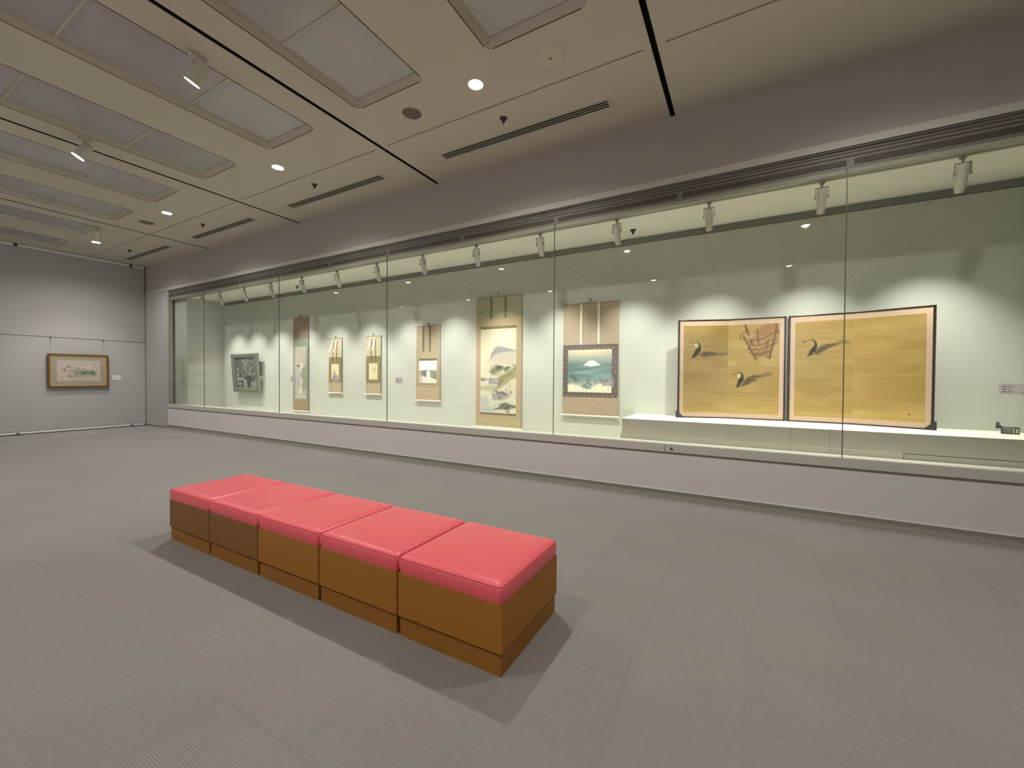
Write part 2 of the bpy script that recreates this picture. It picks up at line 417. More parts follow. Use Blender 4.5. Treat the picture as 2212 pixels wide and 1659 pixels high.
# case interior
CX0, CX1 = -12.55, 2.40
b = B(); box(b, CX0-.5, CX1+.5, YW, YW+.12, .48, 3.320)
struct('wall_showcase_back', b, M['casewall'])
b = B(); box(b, CX0-.5, CX1+.5, YW+.035, YW+.2, 3.30, 3.48); struct('trim_17', b, M['coveband'])
b = B(); box(b, CX0-.5, CX1+.5, YW-.003, YW+.02, 3.312, 3.322); struct('trim_18', b, M['gasket'])
b = B(); box(b, XO0-.05, CX0, YF+.155, YW+.12, .48, 3.41); box(b, XO0-.05, XO0+.0, YF+.02, YW, .48, 3.45); struct('wall_showcase_left', b, M['casewall'])
b = B(); box(b, CX1, XO1+.05, YF+.155, YW+.12, .48, 3.41); struct('wall_showcase_right', b, M['casewall'])
b = B(); box(b, XO0-.05, XO1+.05, YF+.10, YW+.14, 3.410, 3.50); struct('ceiling_showcase', b, M['caseceil'])
b = B(); box(b, XO0-.05, XO1+.05, YF+.19, YW+.12, .45, .500); box(b, XO0-.05, XO1+.05, YF+.12, YF+.2, .45, .60); struct('floor_showcase', b, M['casefloor'])

# ---------------------------------------------------------------- recessed ceiling panels
def light_panel(x0, x1, label):
    t = thing('ceiling_light_panel', ((x0+x1)/2, PY1, H), label, 'ceiling light', 'long recessed ceiling panels')
    wd = (x1-x0)/2; LN = PY1-PY0
    b = B(); s = .05; z = .055
    # sloping lip
    P = [(-wd, 0), (wd, 0), (wd, -LN), (-wd, -LN)]; Q = [(-wd+s, -s), (wd-s, -s), (wd-s, -LN+s), (-wd+s, -LN+s)]
    vo = [b.verts.new((*p, 0.001)) for p in P]; vi = [b.verts.new((*q, z)) for q in Q]; vt = [b.verts.new((*p, z+.02)) for p in P]; vq = [b.verts.new((*q, z+.02)) for q in Q]
    for i in range(4):
        j = (i+1) % 4
        b.faces.new((vo[i], vo[j], vi[j], vi[i])); b.faces.new((vo[j], vo[i], vt[i], vt[j])); b.faces.new((vt[j], vt[i], vq[i], vq[j])); b.faces.new((vi[i], vi[j], vq[j], vq[i]))
    mk('frame', b, M['ceil2'], t)
    b = B(); e = .045
    for sx in (-1, 1): box(b, sx*(wd+.008)-.005, sx*(wd+.008)+.005, -LN+e, -e, -.0015, .002)
    box(b, -wd+e, wd-e, .003, .013, -.0015, .002); box(b, -wd+e, wd-e, -LN-.013, -LN-.003, -.0015, .002)
    mk('shadow_gap', b, M['groove'], t)
    k = 0; y = -s; cell = 1.05; first = .86
    ys = [-s]
    while ys[-1] > -LN+s+.3: ys.append(ys[-1]-(first if len(ys) == 1 else cell))
    ys[-1] = -LN+s
    for a, c in zip(ys, ys[1:]):
        b = B(); box(b, -wd+s-.01, wd-s+.01, c+.004, a-.004, z+.003, z+.012); mk('diffuser', b, M['diffuser'], t)
    b = B()
    for a in ys[1:-1]: box(b, -wd+s, wd-s, a-.011, a+.011, z-.004, z+.010)
    mk('divider', b, M['ceil2'], t)
    return t
ordw = ['nearest the camera', 'second from the camera', 'third from the camera', 'fourth from the camera', 'fifth from the camera', 'sixth from the camera', 'seventh from the camera', 'farthest, beside the grey partition']
k = 0
for i in (4, 3, 2, 1):
    for (x0, x1) in pan_x(GAPS[i]):
        light_panel(x0, x1, 'long recessed grey ceiling panel strip in the cream ceiling, '+ordw[k]); k += 1

# ---------------------------------------------------------------- downlights
def downlight(loc, label):
    t = thing('downlight', loc, label, 'downlight', 'round recessed downlights')
    b = B(); lathe(b, [(.075, .0), (.085, -.004), (.092, -.003), (.095, .001), (.075, .001)], 32); mk('trim_ring', b, M['discw'], t, smooth=True)
    b = B(); lathe(b, [(0, -.002), (.066, -.002), (.074, .0005), (0, .0005)], 32); mk('lens', b, M['lensdown'], t)
    spot(t, (0, 0, -.012), (0, 0, -2), P_DOWN, 150, .9, COL_ROOM, .045)
    return t
def dim(root, f):
    for o in root.children:
        if o.type == 'LIGHT': o.data = o.data.copy(); o.data.energy *= f
d0 = downlight((-2.43, 3.53, H), 'glowing round downlight above the pair of tan scrolls, nearest of its row')
for x, lb in ((-5.876, 'glowing round downlight, second of its row, between two recessed panels'), (-9.33, 'small glowing round downlight, third of its row'), (-12.80, 'tiny glowing downlight farthest along the row near the partition'), (1.02, 'round downlight at the right end of the row, out of sight')):
    o = dup(d0, (x, 3.55, H), lb)
    if x > 0: dim(o, .75)
BAY = ('bay beside the partition', 'second bay from the partition', 'middle bay', 'bay over the bench', 'rightmost bay')
for x, bay in zip((-12.8, -9.33, -5.876, -2.43, 1.02), BAY):
    dim(dup(d0, (x, .24, H), 'round downlight overhead out of sight, '+bay), .50 if x > -3 else .20)
    dim(dup(d0, (x, -3.05, H), 'round downlight behind the camera, '+bay), .22 if x > -3 else .12)

# speakers, cover, sprinklers, vents
def disc(loc, r, m, name, label, cat, mark=False):
    t = thing(name, loc, label, cat)
    b = B(); lathe(b, [(0, -.006), (r-.012, -.006), (r-.006, -.005), (r-.004, 0), (0, 0)], 40); mk('grille' if not mark else 'plate', b, m, t)
    b = B(); lathe(b, [(r-.008, -.0075), (r-.002, -.007), (r+.006, -.001), (r-.008, -.001)], 40); mk('rim', b, M['discw'], t, smooth=True)
    if mark:
        b = B(); box(b, -.018, .018, -.004, .004, -.012, -.005); box(b, -.010, .012, .01, .016, -.010, -.005); mk('latch', b, M['brownshadow'], t)
disc((-3.322, 3.554, H), .115, M['disc'], 'ceiling_speaker', 'round taupe ceiling speaker between the downlights, the larger nearer one', 'speaker')
disc((-10.23, 3.566, H), .125, M['disc'], 'ceiling_speaker', 'round taupe ceiling speaker far away beside the third downlight', 'speaker')
disc((-1.613, 3.569, H), .135, M['discw'], 'ceiling_cover_plate', 'round cream cover plate on the ceiling right of the brightest downlight', 'cover plate', True)
def sprinkler(loc, label):
    t = thing('fire_sprinkler', loc, label, 'sprinkler', 'bronze sprinkler heads')
    b = B(); lathe(b, [(0, -.012), (.030, -.012), (.044, -.003), (.046, 0), (0, 0)], 24); mk('escutcheon', b, M['sprk'], t, smooth=True)
    b = B(); lathe(b, [(0, -.060), (.010, -.060), (.012, -.050), (.024, -.020), (.024, -.011), (0, -.011)], 16); mk('head', b, M['sprk'], t, smooth=True)
    return t
s0 = sprinkler((-2.46, 4.14, H), 'bronze sprinkler head beside the nearest ceiling air slot')
dup(s0, (-5.89, 4.14, H), 'bronze sprinkler head beside the second ceiling air slot')
dup(s0, (-9.377, 4.15, H), 'bronze sprinkler head beside the third ceiling air slot')
dup(s0, (-12.85, 4.15, H), 'bronze sprinkler head beside the farthest ceiling air slot')
dup(s0, (-1.33, 5.70, 3.410), 'bronze sprinkler head on the showcase ceiling between two spotlights above the snowy mountain scroll')
dup(s0, (-8.72, 5.70, 3.410), 'bronze sprinkler head on the showcase ceiling above the tall figure scroll')
def vent(loc, label):
    t = thing('air_vent', loc, label, 'air vent', 'slotted ceiling air vents')
    b = B(); box(b, -1.185, 1.185, -.078, .078, -.003, .001); mk('frame', b, M['ceil2'], t, bevel=.001)
    for y in (-.040, 0, .040):
        b = B(); box(b, -1.13, 1.13, y-.0125, y+.0125, -.0042, -.0028); mk('slot', b, M['black'], t)
    b = B()
    for y in (-.02, .02): box(b, -1.135, 1.135, y-.0055, y+.0055, -.0055, -.003)
    mk('blade', b, M['ceil2'], t)
    return t
v0 = vent((-2.455, 4.465, H), 'long black slotted air vent in the ceiling strip, nearest the camera')
for x, lb in ((-5.895, 'second from the camera'), (-9.34, 'third from the camera'), (-12.785, 'farthest, near the partition')):
    dup(v0, (x, 4.465, H), 'long black slotted air vent in the ceiling strip, '+lb)

# ---------------------------------------------------------------- spotlights
def case_spot(loc, label):
    t = thing('case_spotlight', loc, label, 'spotlight', 'white spotlights along the showcase track')
    b = B(); box(b, -.020, .020, -.018, .018, -.028, 0); cyl(b, (0, 0, -.028), (0, 0, -.062), .011, n=12); mk('track_adapter', b, M['lampdark'], t, bevel=.002)
    b = B()
    box(b, -.052, .052, -.012, .012, -.066, -.060)
    for s in (-1, 1): box(b, s*.052-.003, s*.052+.003, -.012, .012, -.168, -.060); cyl(b, (s*.046, .004, -.158), (s*.062, .004, -.158), .012, n=12)
    mk('yoke', b, M['lampdark'], t, bevel=.001)
    dv = Vector((0, .42, -1)).normalized(); p0 = Vector((0, -.026, -.076))
    b = B(); cyl(b, p0, p0+dv*.03, .030, .040, 24); cyl(b, p0+dv*.03, p0+dv*.20, .040, .039, 24, ); cyl(b, p0+dv*.20, p0+dv*.245, .039, .030, 24, False)
    mk('lamp_body', b, M['lamp'], t, smooth=True)
    b = B(); cyl(b, p0+dv*.236, p0+dv*.240, .029, n=24); mk('lens', b, M['lens'], t)
    e = p0+dv*.252
    spot(t, e, e+Vector((0, .33, -1)), P_CASE*2.0, 76, 1.0, COL_CASE, .022)
    return t
cx = [1.67, .665, -.36, -1.40, -2.46, -3.52, -4.57, -5.62, -6.67, -7.73, -8.79, -9.82, -10.85, -11.72]
cw = ['at the far right end', 'second from the right', 'third from the right', 'fourth from the right', 'fifth from the right', 'sixth from the right', 'seventh from the right', 'seventh from the left', 'sixth from the left', 'fifth from the left', 'fourth from the left', 'third from the left', 'second from the left', 'at the far left end']
c0 = case_spot((cx[0], 5.15, 3.385), 'white cylinder spotlight on the showcase track, '+cw[0])
for x, lb in zip(cx[1:], cw[1:]): dup(c0, (x, 5.15, 3.385), 'white cylinder spotlight on the showcase track, '+lb)
b = B(); box(b, XO0+.05, CX1, 5.132, 5.168, 3.382, 3.4095)
tag(mk('light_track', b, M['lampdark']), 'long thin lighting track under the showcase header', 'lighting track')

def room_spot(loc, d, label, p=P_TRACK, aim=None, size=50):
    t = thing('track_spotlight', loc, label, 'spotlight', 'track spotlights between the ceiling panels')
    b = B(); box(b, -.03, .03, -.07, .07, -.03, 0); cyl(b, (0, 0, -.03), (0, 0, -.075), .013, n=12); mk('track_adapter', b, M['lamp'], t, bevel=.003)
    d = Vector(d).normalized(); side = d.cross(Vector((0, 0, 1))).normalized()
    c = Vector((0, 0, -.15))
    b = B()
    tube(b, [c+side*.075, c+side*.075+Vector((0, 0, .07)), c-side*.075+Vector((0, 0, .07)), c-side*.075], .007, 8); mk('yoke', b, M['lamp'], t)
    b = B(); cyl(b, c-d*.10, c-d*.06, .040, .056, 28); cyl(b, c-d*.06, c+d*.09, .056, .062, 28); cyl(b, c+d*.09, c+d*.115, .062, .066, 28, False)
    mk('lamp_body', b, M['lamp'], t, smooth=True)
    b = B(); cyl(b, c+d*.100, c+d*.106, .060, n=28); mk('lens', b, M['lensroom'], t)
    e = c+d*.125
    spot(t, e, (e+d) if aim is None else tuple(Vector(aim)-Vector(loc)), p, size, .8, (1, .96, .93), .04)
    return t
room_spot((-4.50, 1.96, H), (-.45, -.25, -.85), 'white track spotlight hanging between the third panel strip and the dark ceiling gap, brightest lens', P_TRACK, None, 60)
room_spot((-7.33, 1.93, H), (-.22, -.45, -.87), 'white track spotlight in front of the fifth panel strip', P_TRACK, None, 60)
room_spot((-11.43, 3.18, H), (-1, .10, -.80), 'small distant white track spotlight at the end of the seventh panel strip', P_TRACK*2.4, (XL, 3.7, 1.0), 52)
room_spot((-10.9, 1.2, H), (-1, .6, -.6), 'white track spotlight beyond the left edge of the picture', P_TRACK*.7, (XL, 2.2, 1.0), 56)

for x, lb in ((-12.9, 'first'), (-9.5, 'second'), (-6.0, 'third'), (-2.6, 'fourth'), (1.0, 'fifth')):  # extra out-of-view spots, added to bounce soft fill into the room
    room_spot((x, -3.6, H), (.05, -1, -.75), 'added unseen fill spotlight aimed at the wall behind the camera, '+lb+' from the partition', P_FILL, (x+.1, YB, .7), 96)
# ---------------------------------------------------------------- bench units
def rsq(h, r, n=7, hy=None):
    hy = hy or h; P = []
    for cxx, cyy, a0 in ((h-r, hy-r, 0), (-h+r, hy-r, 90), (-h+r, -hy+r, 180), (h-r, -hy+r, 270)):
        for i in range(n): a = math.radians(a0+90*i/(n-1)); P.append((cxx+r*math.cos(a), cyy+r*math.sin(a)))
    return P
def bench_unit(loc, wd, label):
    t = thing('bench_seat_cube', loc, label, 'bench', 'five cube seats pushed together as a long bench')
    b = B(); box(b, -.318, .318, -.314, .314, 0, .097); mk('plinth_base', b, M['oakbase'], t, bevel=.0015)
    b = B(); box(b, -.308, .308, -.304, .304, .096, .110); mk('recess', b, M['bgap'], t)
    b = B(); box(b, -.326, .326, -.322, .322, .109, .345); mk('seat_box', b, wd, t, bevel=.002)
    b = B(); rings = []
    prof = [(.345, .312), (.337, .320), (.348, .3235), (.370, .3280), (.395, .3305), (.413, .3295), (.4205, .3265), (.4245, .3225), (.430, .3160), (.4355, .300), (.4385, .275), (.4405, .20), (.4412, .08)]
    for z, h in prof:
        r = .030 if h > .25 else h*.3
        rings.append([b.verts.new((x, y*.994, z)) for x, y in rsq(h, r)])
    n = len(rings[0])
    for p, q in zip(rings, rings[1:]):
        for i in range(n): b.faces.new((p[i], p[(i+1) % n], q[(i+1) % n], q[i]))
    b.faces.new(rings[-1])
    mk('cushion', b, M['cush'], t, smooth=True)
    b = B(); tube(b, [(x, y*.994, .4225) for x, y in rsq(.3245, .030)], .0022, 6, True); mk('piping', b, M['pipe'], t, smooth=True)
    return t
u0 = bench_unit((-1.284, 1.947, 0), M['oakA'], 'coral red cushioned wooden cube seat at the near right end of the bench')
uB = bench_unit((-1.284-.6625*3, 1.947, 0), M['oakB'], 'coral red cushioned darker brown cube seat, second from the far left end')
dup(u0, (-1.284-.6625, 1.947, 0), 'coral red cushioned wooden cube seat, second from the near right end')
dup(u0, (-1.284-.6625*2, 1.947, 0), 'coral red cushioned amber wooden cube seat in the middle of the bench')
dup(uB, (-1.284-.6625*4, 1.947, 0), 'coral red cushioned darker brown cube seat at the far left end of the bench')

# ---------------------------------------------------------------- painter
def srgb(c):
    a = np.array(lin(c)); return (a*.88+a.mean()*.12)*.88
class Canvas:
    def __init__(s, W, Hh, bg, asp=1.0):
        s.W, s.H = W, Hh; s.a = np.zeros((Hh, W, 3)); s.a[:] = srgb(bg); s.asp = asp   # asp = width/height in metres
        s.u, s.v = np.meshgrid((np.arange(W)+.5)/W, (np.arange(Hh)+.5)/Hh); s.px = 1.0/Hh
    def _mix(s, m, col, op):
        m = np.clip(m, 0, 1)[..., None]*op; s.a = s.a*(1-m)+(srgb(col) if not isinstance(col, np.ndarray) else col)*m
    def poly(s, P, col, op=1.0, soft=1.0, tex=0):
        x = s.u*s.asp; y = s.v; P = [(p[0]*s.asp, p[1]) for p in P]
        ins = np.zeros_like(x, bool); d = np.full_like(x, 9.0)
        for (x0, y0), (x1, y1) in zip(P, P[1:]+P[:1]):
            c = ((y0 > y) != (y1 > y))
            with np.errstate(divide='ignore', invalid='ignore'):
                xi = (x1-x0)*(y-y0)/(y1-y0 if y1 != y0 else 1e-9)+x0
            ins ^= c & (x < xi)
            dx, dy = x1-x0, y1-y0; t = np.clip(((x-x0)*dx+(y-y0)*dy)/(dx*dx+dy*dy+1e-12), 0, 1)
            d = np.minimum(d, np.hypot(x-x0-t*dx, y-y0-t*dy))
        sd = np.where(ins, d, -d); m = np.clip(.5+sd/(soft*s.px*2), 0, 1)
        if tex: m = m*(1-tex+tex*2*s.noise(30))
        s._mix(m, col, op)
    def line(s, P, w, col, op=1.0, soft=1.0):
        x = s.u*s.asp; y = s.v; m = np.zeros_like(x)
        ws = w if isinstance(w, (list, tuple)) else [w]*len(P)
        for i in range(len(P)-1):
            x0, y0 = P[i][0]*s.asp, P[i][1]; x1, y1 = P[i+1][0]*s.asp, P[i+1][1]
            dx, dy = x1-x0, y1-y0; t = np.clip(((x-x0)*dx+(y-y0)*dy)/(dx*dx+dy*dy+1e-12), 0, 1)
            d = np.hypot(x-x0-t*dx, y-y0-t*dy); ww = ws[i]+(ws[i+1]-ws[i])*t
            m = np.maximum(m, np.clip(.5+(ww/2-d)/(soft*s.px*2), 0, 1)*np.clip(ww/s.px*1.4, 0, 1))
        s._mix(m, col, op)
    def blob(s, c, r, col, op=1.0, p=2.0, rot=0.0):
        rx, ry = (r, r) if not isinstance(r, (list, tuple)) else r
        dx = (s.u-c[0])*s.asp; dy = s.v-c[1]; ca, sa = math.cos(rot), math.sin(rot)
        q = ((dx*ca+dy*sa)/rx)**2+((-dx*sa+dy*ca)/ry)**2
        s._mix(np.exp(-q**(p/2)), col, op)
    def noise(s, f, fy=None):
        fy = fy or f; gx, gy = int(f*s.asp)+3, int(fy)+3; g = rng.random((gy, gx))
        x = s.u*f*s.asp; y = s.v*fy; xi = x.astype(int); yi = y.astype(int); fx = x-xi; fyy = y-yi
        fx = fx*fx*(3-2*fx); fyy = fyy*fyy*(3-2*fyy)
        return (g[yi, xi]*(1-fx)+g[yi, xi+1]*fx)*(1-fyy)+(g[yi+1, xi]*(1-fx)+g[yi+1, xi+1]*fx)*fyy
    def wash(s, f, col, op, fy=None, lo=.45, hi=.8, v0=0, v1=1):
        n = s.noise(f, fy); m = np.clip((n-lo)/(hi-lo), 0, 1)*np.clip((s.v-v0)*20, 0, 1)*np.clip((v1-s.v)*20, 0, 1)
        s._mix(m, col, op)
    def grad(s, v0, v1, col, o0, o1):
        t = np.clip((s.v-v0)/(v1-v0), 0, 1); m = (o0+(o1-o0)*t)*((s.v >= min(v0, v1)) & (s.v <= max(v0, v1)))
        s._mix(m, col, 1)
    def pattern(s, n, col, op, m=None):
        x = s.u*s.asp*n; y = s.v*n; row = np.floor(y); xx = x+.5*(row % 2); fx = xx-np.floor(xx)-.5; fy = y-row-.5
        r = np.hypot(fx, fy); a = np.arctan2(fy, fx)
        k = np.clip((.32+.09*np.cos(5*a)-r)*8, 0, 1)*(.5+.5*s.noise(n*3))
        if m is not None: k = k*m
        s._mix(k, col, op)
def paint_obj(name, cv, x0, x1, z0, z1, y, m, parent=None, thick=.0015, bend=None):
    """a thin painted sheet facing -Y"""
    W, Hh = cv.W, cv.H
    nx, nz = W, Hh
    X = np.linspace(x0, x1, nx); Z = np.linspace(z1, z0, nz)
    XX, ZZ = np.meshgrid(X, Z); YY = np.full_like(XX, y)
    if bend is not None: YY = YY+bend((XX-x0)/(x1-x0), (z1-ZZ)/(z1-z0))
    co = np.stack([XX, YY, ZZ], -1).reshape(-1, 3)
    nb = len(co)
    idx = np.arange(nx*nz).reshape(nz, nx)
    q = np.stack([idx[1:, :-1], idx[1:, 1:], idx[:-1, 1:], idx[:-1, :-1]], -1).reshape(-1, 4)
    ring = np.concatenate([idx[0, :], idx[1:, -1], idx[-1, -2::-1], idx[-2:0:-1, 0]])
    back = co[ring]+np.array([0, thick, 0]); co = np.concatenate([co, back]); bi = np.arange(nb, nb+len(ring))
    sidef = [(int(ring[i]), int(ring[(i+1) % len(ring)]), int(bi[(i+1) % len(ring)]), int(bi[i])) for i in range(len(ring))]
    faces = q.tolist()+sidef+[tuple(int(v) for v in bi)]
    me = bpy.data.meshes.new(name); me.from_pydata(co.tolist(), [], faces); me.materials.append(m)
    a = me.color_attributes.new('Col', 'FLOAT_COLOR', 'POINT')
    rgba = np.ones((len(co), 4), np.float32); cc = cv.a.reshape(-1, 3); rgba[:nb, :3] = cc; rgba[nb:, :3] = cc[ring]
    a.data.foreach_set('color', rgba.ravel()); me.update()
    o = bpy.data.objects.new(name, me); C.objects.link(o)
    if parent is not None: o.parent = parent
    return o

# ---------------------------------------------------------------- folding screens on the plinth
PZ = .889
mods = [-1.352, -.445, .446, 1.34, 2.385]
b = B()
box(b, -1.337, 2.390, YF+.215, YW-.002, .700, PZ-.004)
box(b, -1.352, mods[3]-.003, YF+.200, YW-.002, .500, .694); box(b, mods[3]+.003, 2.390, YF+.212, YW-.002, .500, .694)
t = thing('display_plinth', (0, 0, 0), 'long low grey plinth with white top under the gold folding screens', 'plinth')
mk('base', b, M['plinth'], t)
b = B(); box(b, -1.340, 2.390, YF+.212, YW-.002, PZ-.004, PZ); mk('top', b, M['plinthtop'], t)
b = B(); box(b, -1.352, mods[3], YF+.200, YF+.216, .694, .6985); mk('ledge_edge', b, M['ledge'], t)
for x in mods[1:3]+[.775]:
    b = B(); box(b, x-.0025, x+.0025, YF+.2135, YF+.2155, .70, PZ-.005); box(b, x-.0025, x+.0025, YF+.1985, YF+.2005, .505, .693)
    mk('joint', b, M['basebd'], t)

SH = 1.272
def mapc(pts, u0, u1, v0, v1): return [((x-u0)/(u1-u0), (y-v0)/(v1-v0)) for x, y in pts]
GOLD = (198, 164, 80)
def gold_canvas(W=300, Hh=330, asp=.53/1.12):
    c = Canvas(W, Hh, GOLD, asp)
    for k in range(26):
        v = rng.random(); c.line([(0, v), (1, v+rng.normal(0, .004))], .004+.010*rng.random(), (190, 154, 68) if k % 2 else (230, 202, 118), .16+.2*rng.random(), 4)
    c.wash(8, (190, 154, 70), .30, fy=20); c.wash(5, (232, 204, 122), .25, fy=14)
    c.wash(60, (184, 148, 66), .15)
    return c
def cormorant(c, f, pale=True, seed=0):
    beak, head, neck, chest, body, tail, patch, wing = f
    if pale:
        c.poly(patch, (238, 222, 150), .95, 1.5)
    c.poly(body, (78, 62, 36), .80, 2.2)
    c.poly([(x, y+.006) for x, y in body], (112, 92, 50), .35, 5)
    for k in range(22):
        i = rng.random(); j = rng.random()
        p = wing[0]; q = wing[1]
        x = p[0]+(q[0]-p[0])*i; y = p[1]+(q[1]-p[1])*i+(j-.35)*.05
        c.line([(x, y), (x+.07, y-.008+.012*rng.random())], [.007, .001], (40, 32, 20) if k % 3 else (150, 132, 84), .6, 1.5)
    c.poly(tail, (128, 108, 66), .65, 3)
    c.line(tail[:3], .004, (70, 56, 32), .5, 2)
    c.line(neck[0], neck[1], (30, 24, 16), .95, 1.3)
    c.poly(chest, (26, 22, 18), .96, 1.5)
    c.line(beak[0], beak[1], (52, 38, 16), .92, 1.1)
L1 = gold_canvas()
m1 = lambda P: mapc(P, 355, 830, 412, 1322)
cormorant(L1, ((m1([(422, 588), (455, 594), (480, 590)]), [.008, .006, .008]), None,
    (m1([(472, 590), (500, 586), (520, 598), (530, 625), (528, 650), (518, 680)]), [.006, .010, .014, .020, .026, .038]),
    m1([(534, 640), (526, 690), (508, 715), (490, 735), (462, 750), (445, 752), (452, 725), (470, 690), (490, 655), (505, 640)]),
    m1([(505, 718), (545, 705), (585, 686), (640, 684), (700, 698), (735, 706), (700, 722), (640, 726), (580, 724), (530, 720)]),
    m1([(715, 700), (820, 700), (822, 716), (765, 734), (720, 722)]),
    m1([(456, 597), (508, 594), (514, 612), (502, 640), (490, 656), (478, 628)]), m1([(545, 712), (700, 706)])))
L1.line(m1([(470, 775), (466, 830)]), .02, (222, 198, 130), .3, 6)
L2 = gold_canvas()
m2 = lambda P: mapc(P, 836, 1366, 400, 1345)
cormorant(L2, ((m2([(882, 929), (915, 923), (940, 915)]), [.011, .006, .008]), None,
    (m2([(930, 914), (952, 906), (975, 912), (988, 935), (990, 960), (982, 990)]), [.006, .010, .014, .020, .026, .040]),
    m2([(996, 950), (990, 1000), (975, 1030), (955, 1060), (922, 1072), (932, 1030), (945, 985), (962, 965)]),
    m2([(968, 1060), (1000, 1010), (1030, 968), (1075, 945), (1130, 932), (1192, 938), (1150, 962), (1110, 985), (1075, 1015), (1030, 1042)]),
    m2([(1165, 938), (1255, 902), (1300, 932), (1195, 960), (1140, 965)]),
    m2([(928, 920), (965, 914), (976, 930), (962, 962), (945, 978), (934, 945)]), m2([(1010, 1015), (1130, 960)])))
# bamboo basket (crop of 12.76 px per photo px, origin 1560,670)
mb = lambda P: [((1560+x/12.76-1571.1)/(1679.7-1571.1), (670+y/12.76-702)/(895.6-702)) for x, y in P]
L2.poly(mb([(620, 560), (900, 560), (1180, 420), (1540, 400), (1540, 640), (1480, 900), (1330, 1150), (1270, 1360), (1160, 1290), (980, 1310), (920, 1385), (830, 1200), (700, 950)]), (170, 120, 66), .55, 5)
L2.poly(mb([(900, 560), (1180, 430), (1420, 420), (1400, 640), (1180, 740), (930, 740)]), (176, 118, 48), .7, 5)
L2.poly(mb([(560, 700), (760, 560), (880, 740), (740, 880)]), (206, 166, 110), .7, 6)
L2.poly(mb([(830, 1190), (1280, 1160), (1340, 1200), (1260, 1250), (960, 1320), (910, 1380)]), (150, 104, 66), .6, 4)
L2.poly(mb([(700, 840), (780, 830), (830, 990), (760, 960)]), (70, 42, 18), .8, 4)
L2.poly(mb([(1200, 850), (1250, 870), (1230, 1010), (1150, 1180), (1140, 1000)]), (110, 72, 46), .7, 4)
L2.poly(mb([(1400, 560), (1470, 560), (1470, 660), (1400, 680)]), (92, 58, 26), .7, 4)
for P, wd in (([(600, 420), (640, 560), (700, 700)], .020), ([(1420, 390), (1440, 560), (1410, 700), (1360, 930), (1300, 1160), (1270, 1350)], .017), ([(560, 740), (640, 880), (780, 1130), (860, 1300), (910, 1385)], .018), ([(930, 590), (950, 800), (980, 960)], .013),
              ([(760, 830), (900, 855), (1040, 830), (1200, 760), (1340, 680), (1430, 660), (1530, 665)], .013), ([(700, 560), (600, 620), (500, 680), (450, 760), (480, 815), (560, 800)], .011),
              ([(780, 990), (900, 995), (1050, 980), (1200, 920), (1230, 860), (1350, 840), (1490, 830)], .010), ([(700, 1030), (680, 1090), (760, 1105), (1000, 1105), (1160, 1070), (1330, 975), (1450, 930)], .012),
              ([(740, 1170), (800, 1215), (1000, 1225), (1150, 1190), (1260, 1140), (1340, 1110)], .010), ([(860, 1250), (1050, 1240)], .006), ([(1160, 1300), (1270, 1345), (1290, 1260)], .010)):
    L2.line(mb(P), wd, (112, 74, 34), .88, 1.5)
for k in range(14):
    x = 700+rng.random()*650; y = 760+rng.random()*450; L2.line(mb([(x, y), (x+120*rng.random(), y+14*rng.normal())]), .006, (120, 80, 44), .35, 2)
R1 = gold_canvas()
m3 = lambda P: [((1700+x/11.85-1715.5)/(1843-1715.5), (660+y/11.85-695)/(901-695)) for x, y in P]
cormorant(R1, ((m3([(405, 945), (450, 935), (530, 915), (600, 892)]), [.012, .010, .005, .007]), None,
    (m3([(580, 900), (650, 892), (700, 925), (735, 985), (738, 1040), (715, 1100), (680, 1160)]), [.006, .011, .016, .022, .026, .034, .042]),
    m3([(740, 1060), (720, 1140), (690, 1200), (655, 1245), (690, 1250), (640, 1280), (545, 1310), (525, 1340), (520, 1300), (560, 1230), (600, 1140), (660, 1080)]),
    m3([(700, 1215), (780, 1130), (860, 1060), (980, 1020), (1100, 1010), (1290, 990), (1300, 1020), (1180, 1070), (1080, 1110), (960, 1180), (850, 1250), (730, 1270)]),
    m3([(1270, 995), (1360, 935), (1460, 915), (1570, 950), (1625, 1000), (1500, 1015), (1400, 1020), (1290, 1050)]),
    m3([(560, 915), (660, 905), (690, 960), (680, 1040), (640, 1080), (640, 980)]), m3([(760, 1190), (1150, 1050)])), pale=False)
R1.poly(m3([(570, 920), (665, 910), (700, 1000), (660, 1080), (640, 980)]), (206, 176, 112), .55, 4)
R1.line(m3([(880, 1240), (1100, 1150), (1450, 1050)]), .012, (222, 196, 116), .5, 4)
R2 = gold_canvas(); R2.blob((.80, .93), (.008, .009), (110, 60, 30), .8, 4)

